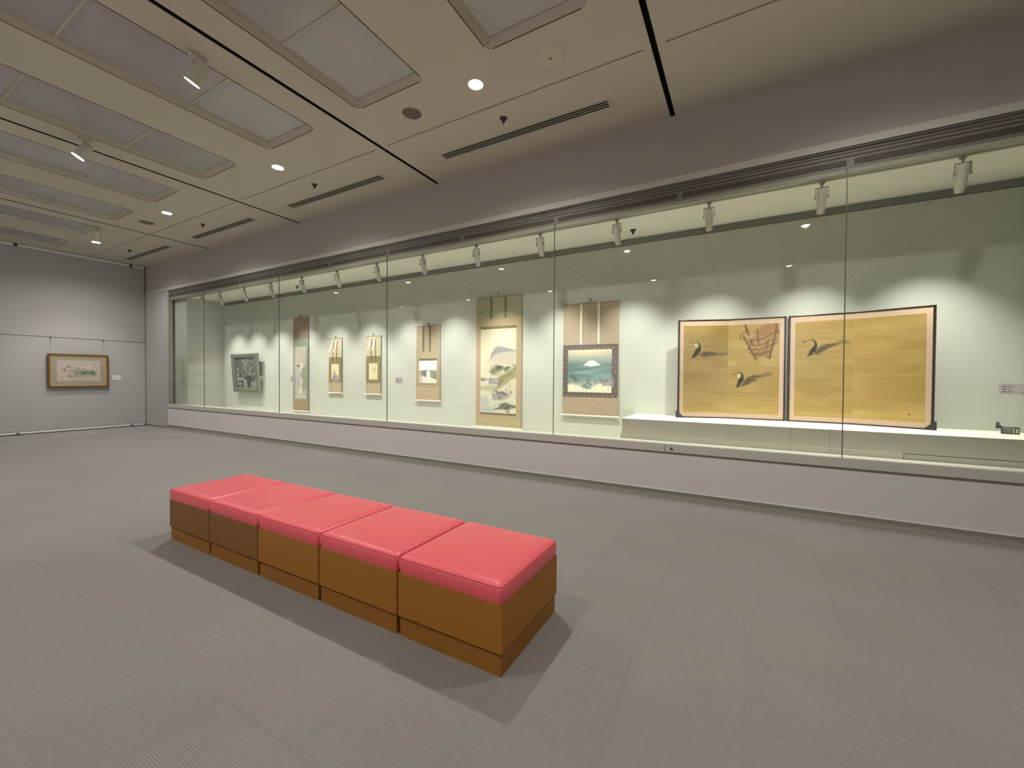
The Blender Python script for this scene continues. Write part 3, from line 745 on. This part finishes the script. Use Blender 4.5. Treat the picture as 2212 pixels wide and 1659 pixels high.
def screen(loc, P, canv, label, name='folding_screen'):
    t = thing(name, loc, label, 'folding screen', 'pair of gold two-panel folding screens')
    for i in range(2):
        (xa, ya), (xb, yb) = P[i], P[i+1]
        L = math.hypot(xb-xa, yb-ya); ang = math.atan2(yb-ya, xb-xa)
        b = B(); box(b, 0, L, 0, .016, .004, SH); p = mk('screen_panel', b, M['pink'], t, label='pale pink bordered panel of the screen')
        p.location = (xa-loc[0], ya-loc[1], 0); p.rotation_euler = (0, 0, ang)
        o0, o1 = (.068, .0015) if i == 0 else (.0015, .068)
        pr = paint_obj('painting', canv[i], o0, L-o1, .072, SH-.078, -.0012, M['gold'], p); pr['label'] = 'gold leaf painting'
        b = B(); fw = .022
        box(b, 0, L, -.006, .020, 0, .016); box(b, 0, L, -.006, .020, SH-.014, SH)
        if i == 0: box(b, 0, fw, -.006, .020, 0, SH)
        else: box(b, L-fw, L, -.006, .020, 0, SH)
        mk('frame', b, M['lacq'], p, bevel=.0015, label='black lacquer frame')
        outer = (loc[0] < 0 and i == 0) or (loc[0] > .4 and i == 1)
        if outer:
            b = B(); x = 0 if i == 0 else L; s = 1 if i == 0 else -1
            vs = [(x-s*.018, 0), (x+s*.075, 0), (x+s*.075, .014), (x+s*.05, .035), (x+s*.026, .060), (x+s*.024, .090), (x-s*.018, .090)]
            f = [b.verts.new((q[0], -.009, q[1])) for q in vs]; g = [b.verts.new((q[0], .024, q[1])) for q in vs]
            b.faces.new(f); b.faces.new(g[::-1])
            for k in range(len(vs)): b.faces.new((f[k], g[k], g[(k+1) % len(vs)], f[(k+1) % len(vs)]))
            mk('corner_fitting', b, M['iron'], p)
    return t
screen((-.155, 5.99, PZ), [(-.748, 5.765), (-.170, 5.965), (.450, 5.985)], (L1, L2), 'gold folding screen with two swimming cormorants and a bamboo basket, the left one')
screen((1.09, 5.95, PZ), [(.470, 5.985), (1.085, 5.945), (1.695, 5.735)], (R1, R2), 'gold folding screen with a single cormorant and empty right panel')

# ---------------------------------------------------------------- scrolls
def scroll(name, x0, x1, z0, z1, mount, paint, rib, label, hookz, rodw=.022, y=YW-.018, forward=False, ribx=None, ribw=.030, ribz=None, topm=None, knobm=None, bars=()):
    xc = (x0+x1)/2; t = thing(name, (xc, y, z0), label, 'hanging scroll', 'hanging scrolls in the showcase')
    hw = (x1-x0)/2; hh = z1-z0
    lean = lambda u, v: -.010*v
    paint_obj('mount', mount, -hw, hw, 0, hh, 0, M['mountm'], t, bend=lean)
    px0, px1, pz0, pz1, cv = paint
    vz = lambda z: (z1-z)/hh
    pyy = -.002-.010*(vz((pz0+pz1)/2))
    o = paint_obj('painting', cv, px0-xc, px1-xc, pz0-z0, pz1-z0, 0, M['paper'], t, bend=lambda u, v: -.002-.010*(vz(pz1)+(vz(pz0)-vz(pz1))*v)); o['label'] = 'painted picture of the scroll'
    b = B(); cyl(b, (-hw-.004, .004, hh), (hw+.004, .004, hh), .007, n=10); mk('top_rod', b, topm or M['woodrod'], t, smooth=True)
    b = B(); cyl(b, (-hw-.002, -.012, -.004), (hw+.002, -.012, -.004), .012, n=16); mk('bottom_rod', b, M['rod'], t, smooth=True)
    for s in (-1, 1):
        b = B(); cyl(b, (s*(hw+.002), -.012, -.004), (s*(hw+rodw), -.012, -.004), .0115, .0145, 16); mk('rod_knob', b, knobm or M['knob'], t, smooth=True)
    hk = hookz-z0
    rx = ribx or (xc-.14, xc+.13)
    b = B(); tube(b, [(rx[0]-xc, .0, hh+.006), (0, .006, hk-.012), (rx[1]-xc, .0, hh+.006)], .003, 6); mk('cord', b, M['cord'], t)
    b = B(); cyl(b, (0, .016, hk), (0, -.012, hk), .008, n=10); cyl(b, (0, -.010, hk-.006), (0, -.010, hk+.016), .006, n=8); mk('hook', b, M['hook'] if name != 'x' else M['metal'], t)
    for i, rxx in enumerate(rx):
        x = rxx-xc; zt = hh-.004; zb = (ribz or pz1)-z0
        b = B()
        if forward:
            n = 8
            for k in range(n):
                a, c = k/n, (k+1)/n
                ya = -.004-.115*a**1.2*(1.0 if i == 0 else .8); yc = -.004-.115*c**1.2*(1.0 if i == 0 else .8)
                v = [b.verts.new(p) for p in ((x-ribw/2, ya, zt-(zt-zb)*a), (x+ribw/2, ya, zt-(zt-zb)*a), (x+ribw/2, yc, zt-(zt-zb)*c), (x-ribw/2, yc, zt-(zt-zb)*c))]
                v2 = [b.verts.new(q.co+Vector((0, .0012, 0))) for q in v]
                b.faces.new(v); b.faces.new(v2[::-1])
                for e in range(4): b.faces.new((v[e], v[(e+1) % 4], v2[(e+1) % 4], v2[e]))
        else:
            wb = ribw; wt = ribw
            vv = [(-wt/2, zt), (wt/2, zt), (wb/2, zb+.02), (0 if label.find('gate') > 0 else wb/2, zb), (-wb/2, zb+.0)]
            f = [b.verts.new((x+q[0], -.008 - .010*(hh-q[1])/hh, q[1])) for q in vv]; g = [b.verts.new((x+q[0], -.0045-.010*(hh-q[1])/hh, q[1])) for q in vv]
            b.faces.new(f); b.faces.new(g[::-1])
            for e in range(5): b.faces.new((f[e], f[(e+1) % 5], g[(e+1) % 5], g[e]))
        mk('hanging_ribbon', b, rib, t)
    for (bx0, bx1, bz0, bz1, bmm) in bars:
        b = B(); yy = -.0035-.010*vz(bz0); box(b, bx0-xc, bx1-xc, yy-.001, yy+.003, bz0-z0, bz1-z0); mk('silk_strip', b, bmm, t)
    return t
def mount_canvas(x0, x1, z0, z1, bands, ppm=170):
    """bands: (z_top, z_bottom, colour, pattern colour or None, scale)"""
    W = int((x1-x0)*ppm*1.6); Hh = int((z1-z0)*ppm*1.6); c = Canvas(W, Hh, (150, 140, 110), (x1-x0)/(z1-z0))
    for zt, zb, col, pc, sc in bands:
        v0, v1 = (z1-zt)/(z1-z0), (z1-zb)/(z1-z0); m = ((c.v >= v0) & (c.v < v1)).astype(float); c._mix(m, col, 1)
        if pc: c.pattern(sc*(z1-z0), pc, .75, m)
        n = c.noise(10*(z1-z0), 90*(z1-z0)); c._mix(m*np.clip(n-.45, 0, 1)*.8, tuple(int(k*.86) for k in col), 1)
    for zt, zb, *_ in bands[1:]:
        v = (z1-zt)/(z1-z0); c.line([(0, v), (1, v)], .003/(z1-z0), (205, 190, 150), .5)
    return c

# snowy mountain over dark brocade
x0, x1, z0, z1 = -2.455, -1.590, .830, 2.525
mc = mount_canvas(x0, x1, z0, z1, [(2.53, 1.905, (176, 156, 128), None, 0), (1.905, 1.105, (96, 84, 76), (150, 134, 118), 14), (1.105, .8, (182, 158, 128), None, 0)])
p = Canvas(300, 300, (150, 166, 156), .687/.645)
p.grad(.0, .32, (206, 196, 160), .95, 0); p.grad(.18, .42, (70, 112, 116), 0, .85); p.grad(.42, .60, (70, 112, 116), .85, .8); p.grad(.6, .8, (92, 138, 134), .8, .35)
for k in range(26):
    v = .30+.34*rng.random(); u = rng.random(); p.blob((u, v), (.22+.2*rng.random(), .018+.02*rng.random()), (150, 182, 172) if k % 2 else (52, 94, 100), .30, 2, -.12)
p.blob((.25, .07), (.6, .06), (222, 208, 168), .7); p.blob((.8, .2), (.5, .05), (146, 164, 152), .6)
p.poly([(.36, .375), (.44, .30), (.49, .262), (.56, .255), (.62, .262), (.68, .31), (.76, .365), (.73, .37), (.70, .355), (.68, .385), (.64, .36), (.60, .40), (.565, .37), (.53, .41), (.50, .37), (.46, .385), (.43, .365)], (248, 250, 240), 1, 1.4)
for a in ((.45, .31, .42, .36), (.53, .27, .50, .37), (.60, .275, .62, .36), (.66, .31, .70, .35)): p.line([(a[0], a[1]), (a[2], a[3])], .004, (190, 206, 204), .5, 2)
p.blob((.7, .58), (.35, .03), (140, 178, 168), .6); p.blob((.3, .52), (.3, .02), (140, 178, 168), .5)
p.grad(.70, .85, (214, 220, 206), 0, .6)
p.poly([(0, .82), (.12, .80), (.3, .86), (.5, .93), (.62, .84), (.8, .78), (1, .74), (1, 1), (0, 1)], (238, 234, 208), .95, 4)
for cxx, cyy, sc in ((.09, .62, 1.1), (.16, .70, 1.2), (.04, .76, .8), (.24, .74, .9), (.36, .84, .8), (.47, .74, 1.0), (.43, .84, 1.1), (.52, .82, .9), (.62, .76, .7), (.75, .70, .8), (.33, .76, .6)):
    p.line([(cxx, cyy), (cxx+.01, cyy+.12*sc)], .007, (44, 52, 46), .8, 1.5)
    for k in range(int(16*sc)):
        p.blob((cxx+rng.normal(0, .030*sc), cyy+rng.normal(0, .035*sc)), (.020*sc, .010*sc), (40, 62, 58) if k % 4 else (96, 122, 116), .55)
for k in range(24):
    u = (k+.5)/24; p.blob((u, .035), (.012, .020), (240, 228, 188), .9, 4); p.blob((u+.015, .05), (.004, .012), (150, 130, 90), .6)
    p.blob((u, .965), (.012, .02), (240, 230, 190), .9, 4); p.blob((u+.015, .972), (.004, .012), (140, 120, 90), .6)
p.line([(0, .008), (1, .008)], .012, (240, 228, 188), .9); p.line([(.93, .88), (.93, .92)], .01, (80, 80, 60), .7); p.line([(.90, .90), (.96, .905)], .008, (80, 80, 60), .6)
scroll('hanging_scroll', x0, x1, z0, z1, mc, (-2.371, -1.686, 1.180, 1.825, p), M['ribl'], 'hanging scroll of a snow-capped mountain over teal mist, dark brocade mount, beside the plinth', 2.582, ribx=(-2.162, -1.888), ribw=.034, ribz=1.910)

# tall landscape
x0, x1, z0, z1 = -4.088, -3.190, .545, 2.765
mc = mount_canvas(x0, x1, z0, z1, [(2.77, 2.412, (172, 166, 132), None, 0), (2.412, .690, (186, 168, 126), (182, 144, 112), 10), (.690, .5, (184, 170, 128), None, 0)])
mc._mix(((mc.u < .085) | (mc.u > .915)).astype(float)*((mc.v > .22) & (mc.v < .93)), (184, 150, 118), .45)
p = Canvas(250, 500, (224, 214, 184), .709/1.438)
p.grad(0, .3, (210, 194, 158), .6, .1); p.blob((.75, .16), (.22, .12), (238, 228, 196), .9)
p.poly([(.05, .43), (.25, .36), (.32, .30), (.36, .25), (.42, .215), (.55, .205), (.70, .225), (.85, .25), (1, .262), (1, .42), (.6, .43), (.3, .44)], (196, 190, 176), .75, 5)
p.poly([(.30, .335), (.33, .285), (.37, .265), (.40, .225), (.52, .205), (.72, .228), (.95, .258), (1, .262), (1, .275), (.8, .275), (.6, .28), (.45, .30), (.36, .33), (.31, .36)], (138, 138, 146), .75, 4)
p.line([(.30, .36), (.32, .30), (.36, .27)], .012, (96, 98, 110), .6, 3); p.grad(.30, .46, (228, 218, 190), 0, .65)
p.poly([(1, .445), (.9, .48), (.7, .54), (.55, .60), (.5, .66), (.45, .74), (.62, .69), (.8, .62), (1, .575)], (150, 148, 96), .85, 4)
p.poly([(0, .685), (.2, .67), (.45, .675), (.6, .62), (.5, .72), (.3, .74), (0, .73)], (166, 162, 116), .7, 6)
for k in range(60):
    a = rng.random(); p.blob((.5+.5*a, .62-.14*a+.03*rng.normal()), (.05, .008), (120, 124, 70) if k % 2 else (172, 168, 112), .5, 2, -.5)
for cxx, cyy, sc, dk in ((.47, .475, 1.3, 0), (.56, .455, .9, 0), (.36, .50, 1.0, 1), (.40, .52, 1.0, 1), (.70, .475, .9, 0), (.78, .46, .7, 0), (.95, .44, .5, 0), (.07, .60, .9, 2), (.14, .60, .6, 2)):
    for k in range(int(34*sc)):
        p.blob((cxx+rng.normal(0, .050*sc), cyy+rng.normal(0, .011*sc)), (.018*sc, .006*sc), ((70, 80, 58), (120, 122, 78), (128, 118, 132))[dk], .55)
for a, c in (((.53, .48), (.55, .60)), ((.57, .47), (.60, .58)), ((.73, .49), (.70, .55)), ((.50, .49), (.53, .58)), ((.08, .61), (.11, .66)), ((.72, .62), (.74, .75)), ((.79, .61), (.80, .74)), ((.84, .63), (.85, .73))): p.line([a, c], .005, (120, 108, 84), .8, 1.2)
p.line([(.64, .60), (.55, .65), (.48, .69)], [.004, .016, .003], (70, 66, 50), .8, 2)
p.poly([(.30, .85), (.36, .78), (.5, .75), (.66, .73), (.72, .76), (.6, .82), (.45, .86)], (206, 198, 182), .9, 5)
for k in range(70): p.blob((.62+rng.normal(0, .13), .775+rng.normal(0, .020)), (.022, .009), (70, 66, 70) if k % 2 else (140, 130, 132), .5)
for k in range(40): p.blob((.36+.3*rng.random(), .84+rng.normal(0, .01)-.03*rng.random()), (.03, .006), (130, 122, 126), .35)
p.poly([(0, .78), (.3, .79), (.33, .86), (.9, .84), (1, .82), (1, 1), (0, 1)], (204, 208, 192), .6, 8)
p.poly([(0, .80), (.2, .80), (.25, .9), (.5, 1), (0, 1)], (176, 188, 182), .8, 10)
p.poly([(.40, .955), (.52, .93), (.60, .885), (.70, .87), (.82, .885), (1, .90), (1, .93), (.85, .935), (.80, .96), (.84, .99), (.75, .985), (.72, .96), (.6, .955), (.48, .965)], (86, 84, 70), .85, 3)
for k in range(60): p.blob((.68+rng.normal(0, .12), .92+rng.normal(0, .018)), (.02, .008), (44, 42, 34) if k % 2 else (150, 146, 120), .55)
p.line([(.4, .965), (.7, .955), (.95, .975)], .006, (232, 226, 200), .7, 3)
p.wash(40, (196, 184, 150), .18)
scroll('hanging_scroll', x0, x1, z0, z1, mc, (-3.993, -3.288, .790, 2.228, p), M['ribo'], 'tall hanging scroll with a grey mountain, pines and rocky shore', 2.835, ribx=(-3.782, -3.502), ribw=.040, ribz=2.405, bars=((-3.995, -3.286, 2.228, 2.270, M['ribo']), (-3.995, -3.286, .768, .790, M['ribb'])))

# waterfall / gateway scroll
x0, x1, z0, z1 = -5.476, -4.896, .955, 2.360
mc = mount_canvas(x0, x1, z0, z1, [(2.37, 1.800, (180, 160, 132), None, 0), (1.800, 1.185, (184, 162, 124), (168, 144, 104), 24), (1.185, .9, (194, 166, 132), (184, 154, 120), 16)])
p = Canvas(200, 200, (236, 232, 222), .431/.427)
p.grad(0, .45, (246, 244, 240), .8, .4)
p.poly([(0, .45), (.3, .43), (.5, .40), (.66, .42), (1, .44), (1, .86), (.7, .76), (.35, .72), (0, .68)], (134, 134, 116), .75, 4)
p.poly([(.12, .46), (.42, .42), (.42, .74), (.2, .66)], (96, 98, 94), .75, 6); p.poly([(.62, .43), (1, .46), (1, .84), (.66, .72)], (124, 132, 90), .7, 6)
for k in range(40): p.blob((.65+.35*rng.random(), .48+.3*rng.random()), (.04, .02), (96, 104, 70) if k % 2 else (176, 176, 120), .4)
p.line([(.42, .43), (.43, .75)], .012, (70, 66, 60), .7, 1.5); p.line([(.64, .43), (.66, .74)], .012, (80, 78, 64), .7, 1.5)
p.poly([(.44, .45), (.62, .45), (.64, .76), (.43, .76)], (240, 238, 226), 1, 2)
p.poly([(.2, .70), (.5, .76), (.8, .82), (1, .92), (1, 1), (.25, 1), (.1, .84)], (226, 220, 202), .95, 4); p.poly([(0, .64), (.16, .72), (.2, 1), (0, 1)], (200, 176, 150), .85, 5)
p.line([(.14, .70), (.2, .82), (.3, .96)], .010, (140, 128, 108), .6, 3)
scroll('hanging_scroll', x0, x1, z0, z1, mc, (-5.402, -4.971, 1.282, 1.709, p), M['ribb'], 'narrow tan hanging scroll with a small square picture of a white waterfall', 2.405, ribx=(-5.300, -5.140), ribw=.030, ribz=1.880, bars=((-5.403, -4.970, 1.709, 1.745, M['ribb']), (-5.403, -4.970, 1.268, 1.282, M['ribt'])))

# two small matching scrolls
def small_scroll(xc, fig, label):
    x0, x1, z0, z1 = xc-.2145, xc+.2145, 1.040, 2.228
    mc = mount_canvas(x0, x1, z0, z1, [(2.3, 1.820, (204, 190, 154), None, 0), (1.820, 1.262, (150, 134, 92), (140, 122, 80), 22), (1.262, 1.0, (192, 172, 138), None, 0)])
    p = Canvas(120, 170, (234, 220, 176), .25/.334)
    fig(p); p.wash(20, (220, 204, 160), .25)
    scroll('hanging_scroll', x0, x1, z0, z1, mc, (xc-.125, xc+.125, 1.338, 1.672, p), M['ribw'], label, 2.272, forward=True, ribx=(xc-.055, xc+.055), ribw=.026, ribz=1.93)
def figA(p):
    p.poly([(.25, 1), (.2, .8), (.3, .55), (.40, .45), (.52, .48), (.6, .7), (.75, .8), (.8, 1)], (160, 144, 158), .75, 5); p.blob((.42, .40), (.035, .03), (60, 58, 70), .7); p.line([(.38, .42), (.42, .28)], .012, (110, 110, 100), .6, 2)
def figB(p):
    for k in range(30): p.blob((.66+rng.normal(0, .06), .40+rng.normal(0, .09)), (.03, .02), (84, 84, 76) if k % 2 else (200, 190, 164), .5)
    p.blob((.60, .33), (.04, .03), (60, 60, 56), .8); p.line([(.72, .45), (.8, .6)], .02, (150, 140, 120), .6, 3)
small_scroll(-7.826, figA, 'small narrow hanging scroll with a seated mauve figure, white ribbons, left of the matching pair')
small_scroll(-6.6425, figB, 'small narrow hanging scroll with a little grey bird, white ribbons, right of the matching pair')

# tall figure scroll
x0, x1, z0, z1 = -9.340, -8.765, .582, 2.757
mc = mount_canvas(x0, x1, z0, z1, [(2.8, 2.272, (148, 126, 102), None, 0), (2.272, .845, (146, 150, 130), (128, 134, 112), 7), (.845, .5, (164, 140, 112), None, 0)])
p = Canvas(160, 440, (186, 178, 162), .415/1.226)
p.grad(0, .3, (188, 178, 162), .4, .2)
p.poly([(.05, .42), (.25, .40), (.42, .45), (.38, .62), (.3, .74), (.05, .78)], (182, 176, 172), .8, 6)
p.poly([(.62, .40), (.95, .36), (1, .45), (1, .80), (.7, .85), (.6, .6)], (140, 148, 112), .75, 8)
p.poly([(.45, .38), (.58, .30), (.72, .33), (.74, .40), (.58, .45), (.50, .53), (.44, .50)], (218, 206, 192), .9, 4)
p.blob((.28, .375), (.040, .022), (40, 38, 42), .95, 4); p.blob((.31, .41), (.028, .016), (214, 196, 178), .9, 4)
p.poly([(.52, .62), (.62, .58), (.70, .66), (.62, .76), (.66, .88), (.40, .91), (.25, .88), (.48, .78)], (220, 208, 190), .9, 4)
p.poly([(.55, .45), (.66, .52), (.62, .60), (.50, .58)], (150, 154, 150), .8, 5)
p.poly([(0, .92), (1, .92), (1, .985), (0, .985)], (196, 192, 176), .6, 3); p.line([(.2, .93), (.9, .955)], .008, (224, 214, 196), .8, 2); p.blob((.40, 1), (.05, .03), (206, 204, 188), .8)
for k in range(40): p.blob((.55+.4*rng.random(), .4+.4*rng.random()), (.02, .02), (112, 128, 92) if k % 2 else (170, 172, 150), .3)
scroll('hanging_scroll', x0, x1, z0, z1, mc, (-9.258, -8.843, .868, 2.094, p), M['ribt'], 'very tall slim hanging scroll, grey green mount with tan ends, leftmost of the scrolls', 2.795, ribx=(-9.135, -8.945), ribw=.026, ribz=2.300)

# ---------------------------------------------------------------- framed monochrome picture in the showcase
t = thing('framed_picture', (-11.19, 5.985, .985), 'grey framed dark flower painting hanging at the left end of the showcase', 'framed picture', rot=(math.radians(4.5), 0, 0))
FW, FH = 1.165, .990
b = B(); fw = .072
box(b, -FW/2, FW/2, -.085, -.01, 0, fw); box(b, -FW/2, FW/2, -.085, -.01, FH-fw, FH); box(b, -FW/2, -FW/2+fw, -.085, -.01, fw, FH-fw); box(b, FW/2-fw, FW/2, -.085, -.01, fw, FH-fw)
mk('frame', b, M['frg'], t, bevel=.006)
b = B(); box(b, FW/2-.001, FW/2+.004, -.080, -.01, .005, FH-.005); mk('frame_side', b, M['frside'], t)
b = B(); q = fw+.028
box(b, -FW/2+fw-.004, FW/2-fw+.004, -.075, -.02, fw-.004, q+.02); box(b, -FW/2+fw-.004, FW/2-fw+.004, -.075, -.02, FH-q, FH-fw+.004); box(b, -FW/2+fw-.004, -FW/2+q+.01, -.075, -.02, fw, FH-fw); box(b, FW/2-q-.01, FW/2-fw+.004, -.075, -.02, fw, FH-fw)
mk('slip', b, M['frg2'], t, bevel=.003)
p = Canvas(260, 230, (92, 94, 84), .95/.78)
p.wash(9, (58, 62, 50), .9, lo=.4, hi=.6); p.blob((.15, .15), (.25, .14), (62, 66, 50), .8)
for k in range(170):
    u = .30+.68*rng.random()**.8; v = .04+.58*rng.random(); g = int(120+80*rng.random())
    p.blob((u, v), (.020+.022*rng.random(), .014+.014*rng.random()), (g, g, int(g*.98)), .55, 3, rng.random()*3)
for k in range(50):
    u = .35+.6*rng.random(); v = .06+.6*rng.random(); p.line([(u, v), (u+.05*rng.normal(), v+.08)], .006, (66, 66, 58), .6, 1.5)
p.poly([(.52, .62), (.72, .58), (.76, .75), (.70, .985), (.58, .985), (.54, .8)], (58, 62, 48), .9, 3)
p.poly([(.05, .68), (.40, .665), (.42, .75), (.06, .78)], (150, 152, 152), .9, 3); p.poly([(.06, .86), (.28, .85), (.30, .90), (.07, .92)], (168, 168, 152), .85, 4); p.poly([(.04, .92), (.4, .93), (.42, 1), (.04, 1)], (74, 80, 62), .8, 5)
p.poly([(.38, .76), (.52, .72), (.55, .98), (.38, .98)], (158, 158, 160), .85, 4); p.poly([(.74, .80), (.98, .78), (.98, .98), (.74, .98)], (150, 150, 156), .8, 4)
p.blob((.14, .38), (.035, .045), (180, 184, 176), .85, 4); p.blob((.10, .58), (.05, .035), (176, 180, 168), .85, 4, -.5); p.line([(.16, .42), (.12, .56)], .02, (120, 124, 116), .8, 3)
po = paint_obj('painting', p, -FW/2+q+.01, FW/2-q-.01, q+.02, FH-q, -.052, M['glazed'], t)
b = B(); box(b, -FW/2+.08, FW/2-.08, -.012, .018, .06, FH-.10); mk('backing', b, M['hook'], t)

# ---------------------------------------------------------------- framed painting on the left partition (faces +X)
def wall_picture(yc, z0, W, Hh, cv, label, wire=True, rail=2.30):
    t = thing('framed_painting', (XL, yc, z0), label, 'framed picture', rot=(0, 0, math.radians(90)))   # local -y faces +X, local x runs along +Y
    b = B(); fw = .030; dp = .100
    box(b, -W/2, W/2, -dp, -.045, 0, fw); box(b, -W/2, W/2, -dp, -.045, Hh-fw, Hh); box(b, -W/2, -W/2+fw, -dp, -.045, fw, Hh-fw); box(b, W/2-fw, W/2, -dp, -.045, fw, Hh-fw)
    mk('frame', b, M['frb'], t, bevel=.005)
    b = B(); g = fw+.022
    for (a, c, e, f) in ((-W/2+fw-.002, W/2-fw+.002, fw-.002, g), (-W/2+fw-.002, W/2-fw+.002, Hh-g, Hh-fw+.002), (-W/2+fw-.002, -W/2+g, fw, Hh-fw), (W/2-g, W/2-fw+.002, fw, Hh-fw)):
        box(b, a, c, -dp+.012, -.050, e, f)
    mk('inner_moulding', b, M['frgold'], t, bevel=.004)
    b = B(); box(b, -W/2+g-.002, W/2-g+.002, -.073, -.040, g-.002, Hh-g+.002); mk('mat_board', b, M['matb'], t)
    b = B(); box(b, -W/2+.05, W/2-.05, -.042, 0, .10, Hh-.06); mk('backing', b, M['frb'], t)
    mx, mz = W*.145, Hh*.185
    paint_obj('painting', cv, -W/2+mx, W/2-mx, mz, Hh-mz, -.0750, M['paper'], t)
    if wire:
        for sx in (-1, 1):
            b = B(); cyl(b, (sx*(W/2-.07), -.006, Hh-.01), (sx*(W/2-.07), -.006, rail-z0-.01), .0022, n=6); mk('hanging_wire', b, M['wire'], t)
            b = B(); box(b, sx*(W/2-.07)-.009, sx*(W/2-.07)+.009, -.014, .004, rail-z0-.045, rail-z0-.002); mk('wire_hook', b, M['hook'], t)
    return t
p = Canvas(260, 130, (204, 190, 176), .765/.46)
p.wash(6, (190, 176, 160), .35)
for k in range(90):
    a = rng.random(); p.blob((.40+.46*a+.03*rng.normal(), .56+.05*a+.10*rng.normal()*(1-.4*a)), (.05, .03), (96, 134, 104) if k % 3 else (128, 150, 122), .5, 2, rng.random()*3)
for k in range(50):
    a = rng.random(); p.blob((.55+.32*a, .60+.04*rng.normal()), (.035, .028), (76, 124, 98), .6, 2, rng.random()*3)
for k in range(30): p.blob((.25+.2*rng.random(), .42+.4*rng.random()), (.05, .02), (160, 166, 142), .45)
for u, v in ((.16, .46), (.28, .76), (.25, .30)):
    for k in range(12): p.blob((u+rng.normal(0, .028), v+rng.normal(0, .035)), (.024, .02), (98, 92, 88) if k % 2 else (132, 126, 116), .7)
p.blob((.68, .30), (.16, .10), (234, 212, 188), .95, 4); p.blob((.67, .27), (.06, .03), (150, 118, 92), .8)
p.line([(.3, .5), (.6, .5), (.66, .36)], .01, (120, 140, 116), .6, 2)
wall_picture(3.680, 1.090, 1.080, .815, p, 'brown and gilt framed painting of green leaves and pale flowers on the left partition')
t = thing('caption_label', (XL, 4.40, 1.270), 'small white caption label on the partition, right of the gilt framed painting', 'label', rot=(0, 0, math.radians(90)))
b = B(); box(b, -.082, .082, -.008, 0, 0, .122); mk('card', b, M['cardw'], t, bevel=.001)
b = B()
for k, (a, c, z) in enumerate(((-.06, .0, .092), (-.06, .04, .074), (-.06, .02, .056), (-.02, .06, .03))): box(b, a, c, -.0092, -.0078, z, z+.005)
mk('text', b, M['rail'], t)
# pictures only seen as reflections in the glass
for yc, nm in ((-.25, 'nearer one'), (-2.6, 'farther one')):
    q = Canvas(60, 50, (176, 170, 160), 1.2); q.wash(5, (120, 124, 112), .8)
    wall_picture(yc, 1.10, 1.0, .80, q, 'framed picture on the partition past the left edge, '+nm+', mirrored in the glass')

# ---------------------------------------------------------------- caption films on the glass
CAP = [(1.88, 1.284, .215, .088, 'pale caption film on the glass at the far right beyond the gold screens'),
       (-1.541, 1.299, .152, .092, 'lavender caption film on the glass over the snowy mountain scroll'),
       (-3.213, 1.301, .163, .092, 'lavender caption film on the glass over the tall landscape scroll'),
       (-5.055, 1.289, .158, .099, 'lavender caption film on the glass just left of the waterfall scroll'),
       (-6.645, 1.295, .161, .130, 'lavender caption film on the glass over the mauve figure scroll'),
       (-7.928, 1.293, .196, .096, 'pale caption film on the glass over the edge of the very tall slim scroll'),
       (-9.038, 1.297, .158, .097, 'pale caption film on the glass over the grey framed flower picture')]
for x, z, wd, ht, lb in CAP:
    t = thing('caption_film', (x, YF+.0055, z), lb, 'label', 'caption films on the showcase glass')
    b = B(); box(b, 0, wd, -.0015, -.0003, 0, ht); mk('film', b, M['card'], t)
    b = B()
    for k in range(3):
        box(b, .018, .018+.022, -.0022, -.0016, ht-.026-k*.022, ht-.020-k*.022); box(b, .050, .05+.03*(1 if k != 1 else .6), -.0022, -.0016, ht-.025-k*.022, ht-.021-k*.022)
    box(b, wd*.6, wd*.85, -.0022, -.0016, .012, .016)
    mk('text', b, M['inkf'], t)

# ---------------------------------------------------------------- data logger on the plinth
t = thing('climate_logger', (2.225, 5.74, PZ), 'small dark climate logger with a stub sensor on the plinth at the right edge', 'data logger', rot=(0, 0, math.radians(-6)))
b = B(); box(b, -.058, .058, -.014, .014, 0, .068); mk('case', b, M['dev'], t, bevel=.004)
b = B(); box(b, -.050, .008, -.0155, -.013, .012, .056); mk('display', b, M['devg'], t)
b = B(); box(b, -.052, .010, -.0165, -.0145, .056, .060); box(b, .014, .022, -.0165, -.0135, .010, .058); mk('trim', b, M['devl'], t)
for z in (.020, .040):
    b = B(); cyl(b, (.040, -.017, z+.002), (.040, -.013, z+.002), .010, n=16); mk('button', b, M['devl'], t)
b = B(); box(b, -.092, -.056, -.010, .012, .048, .082); cyl(b, (-.080, 0, .08), (-.080, 0, .112), .011, n=12); mk('sensor', b, M['dev'], t, bevel=.002)
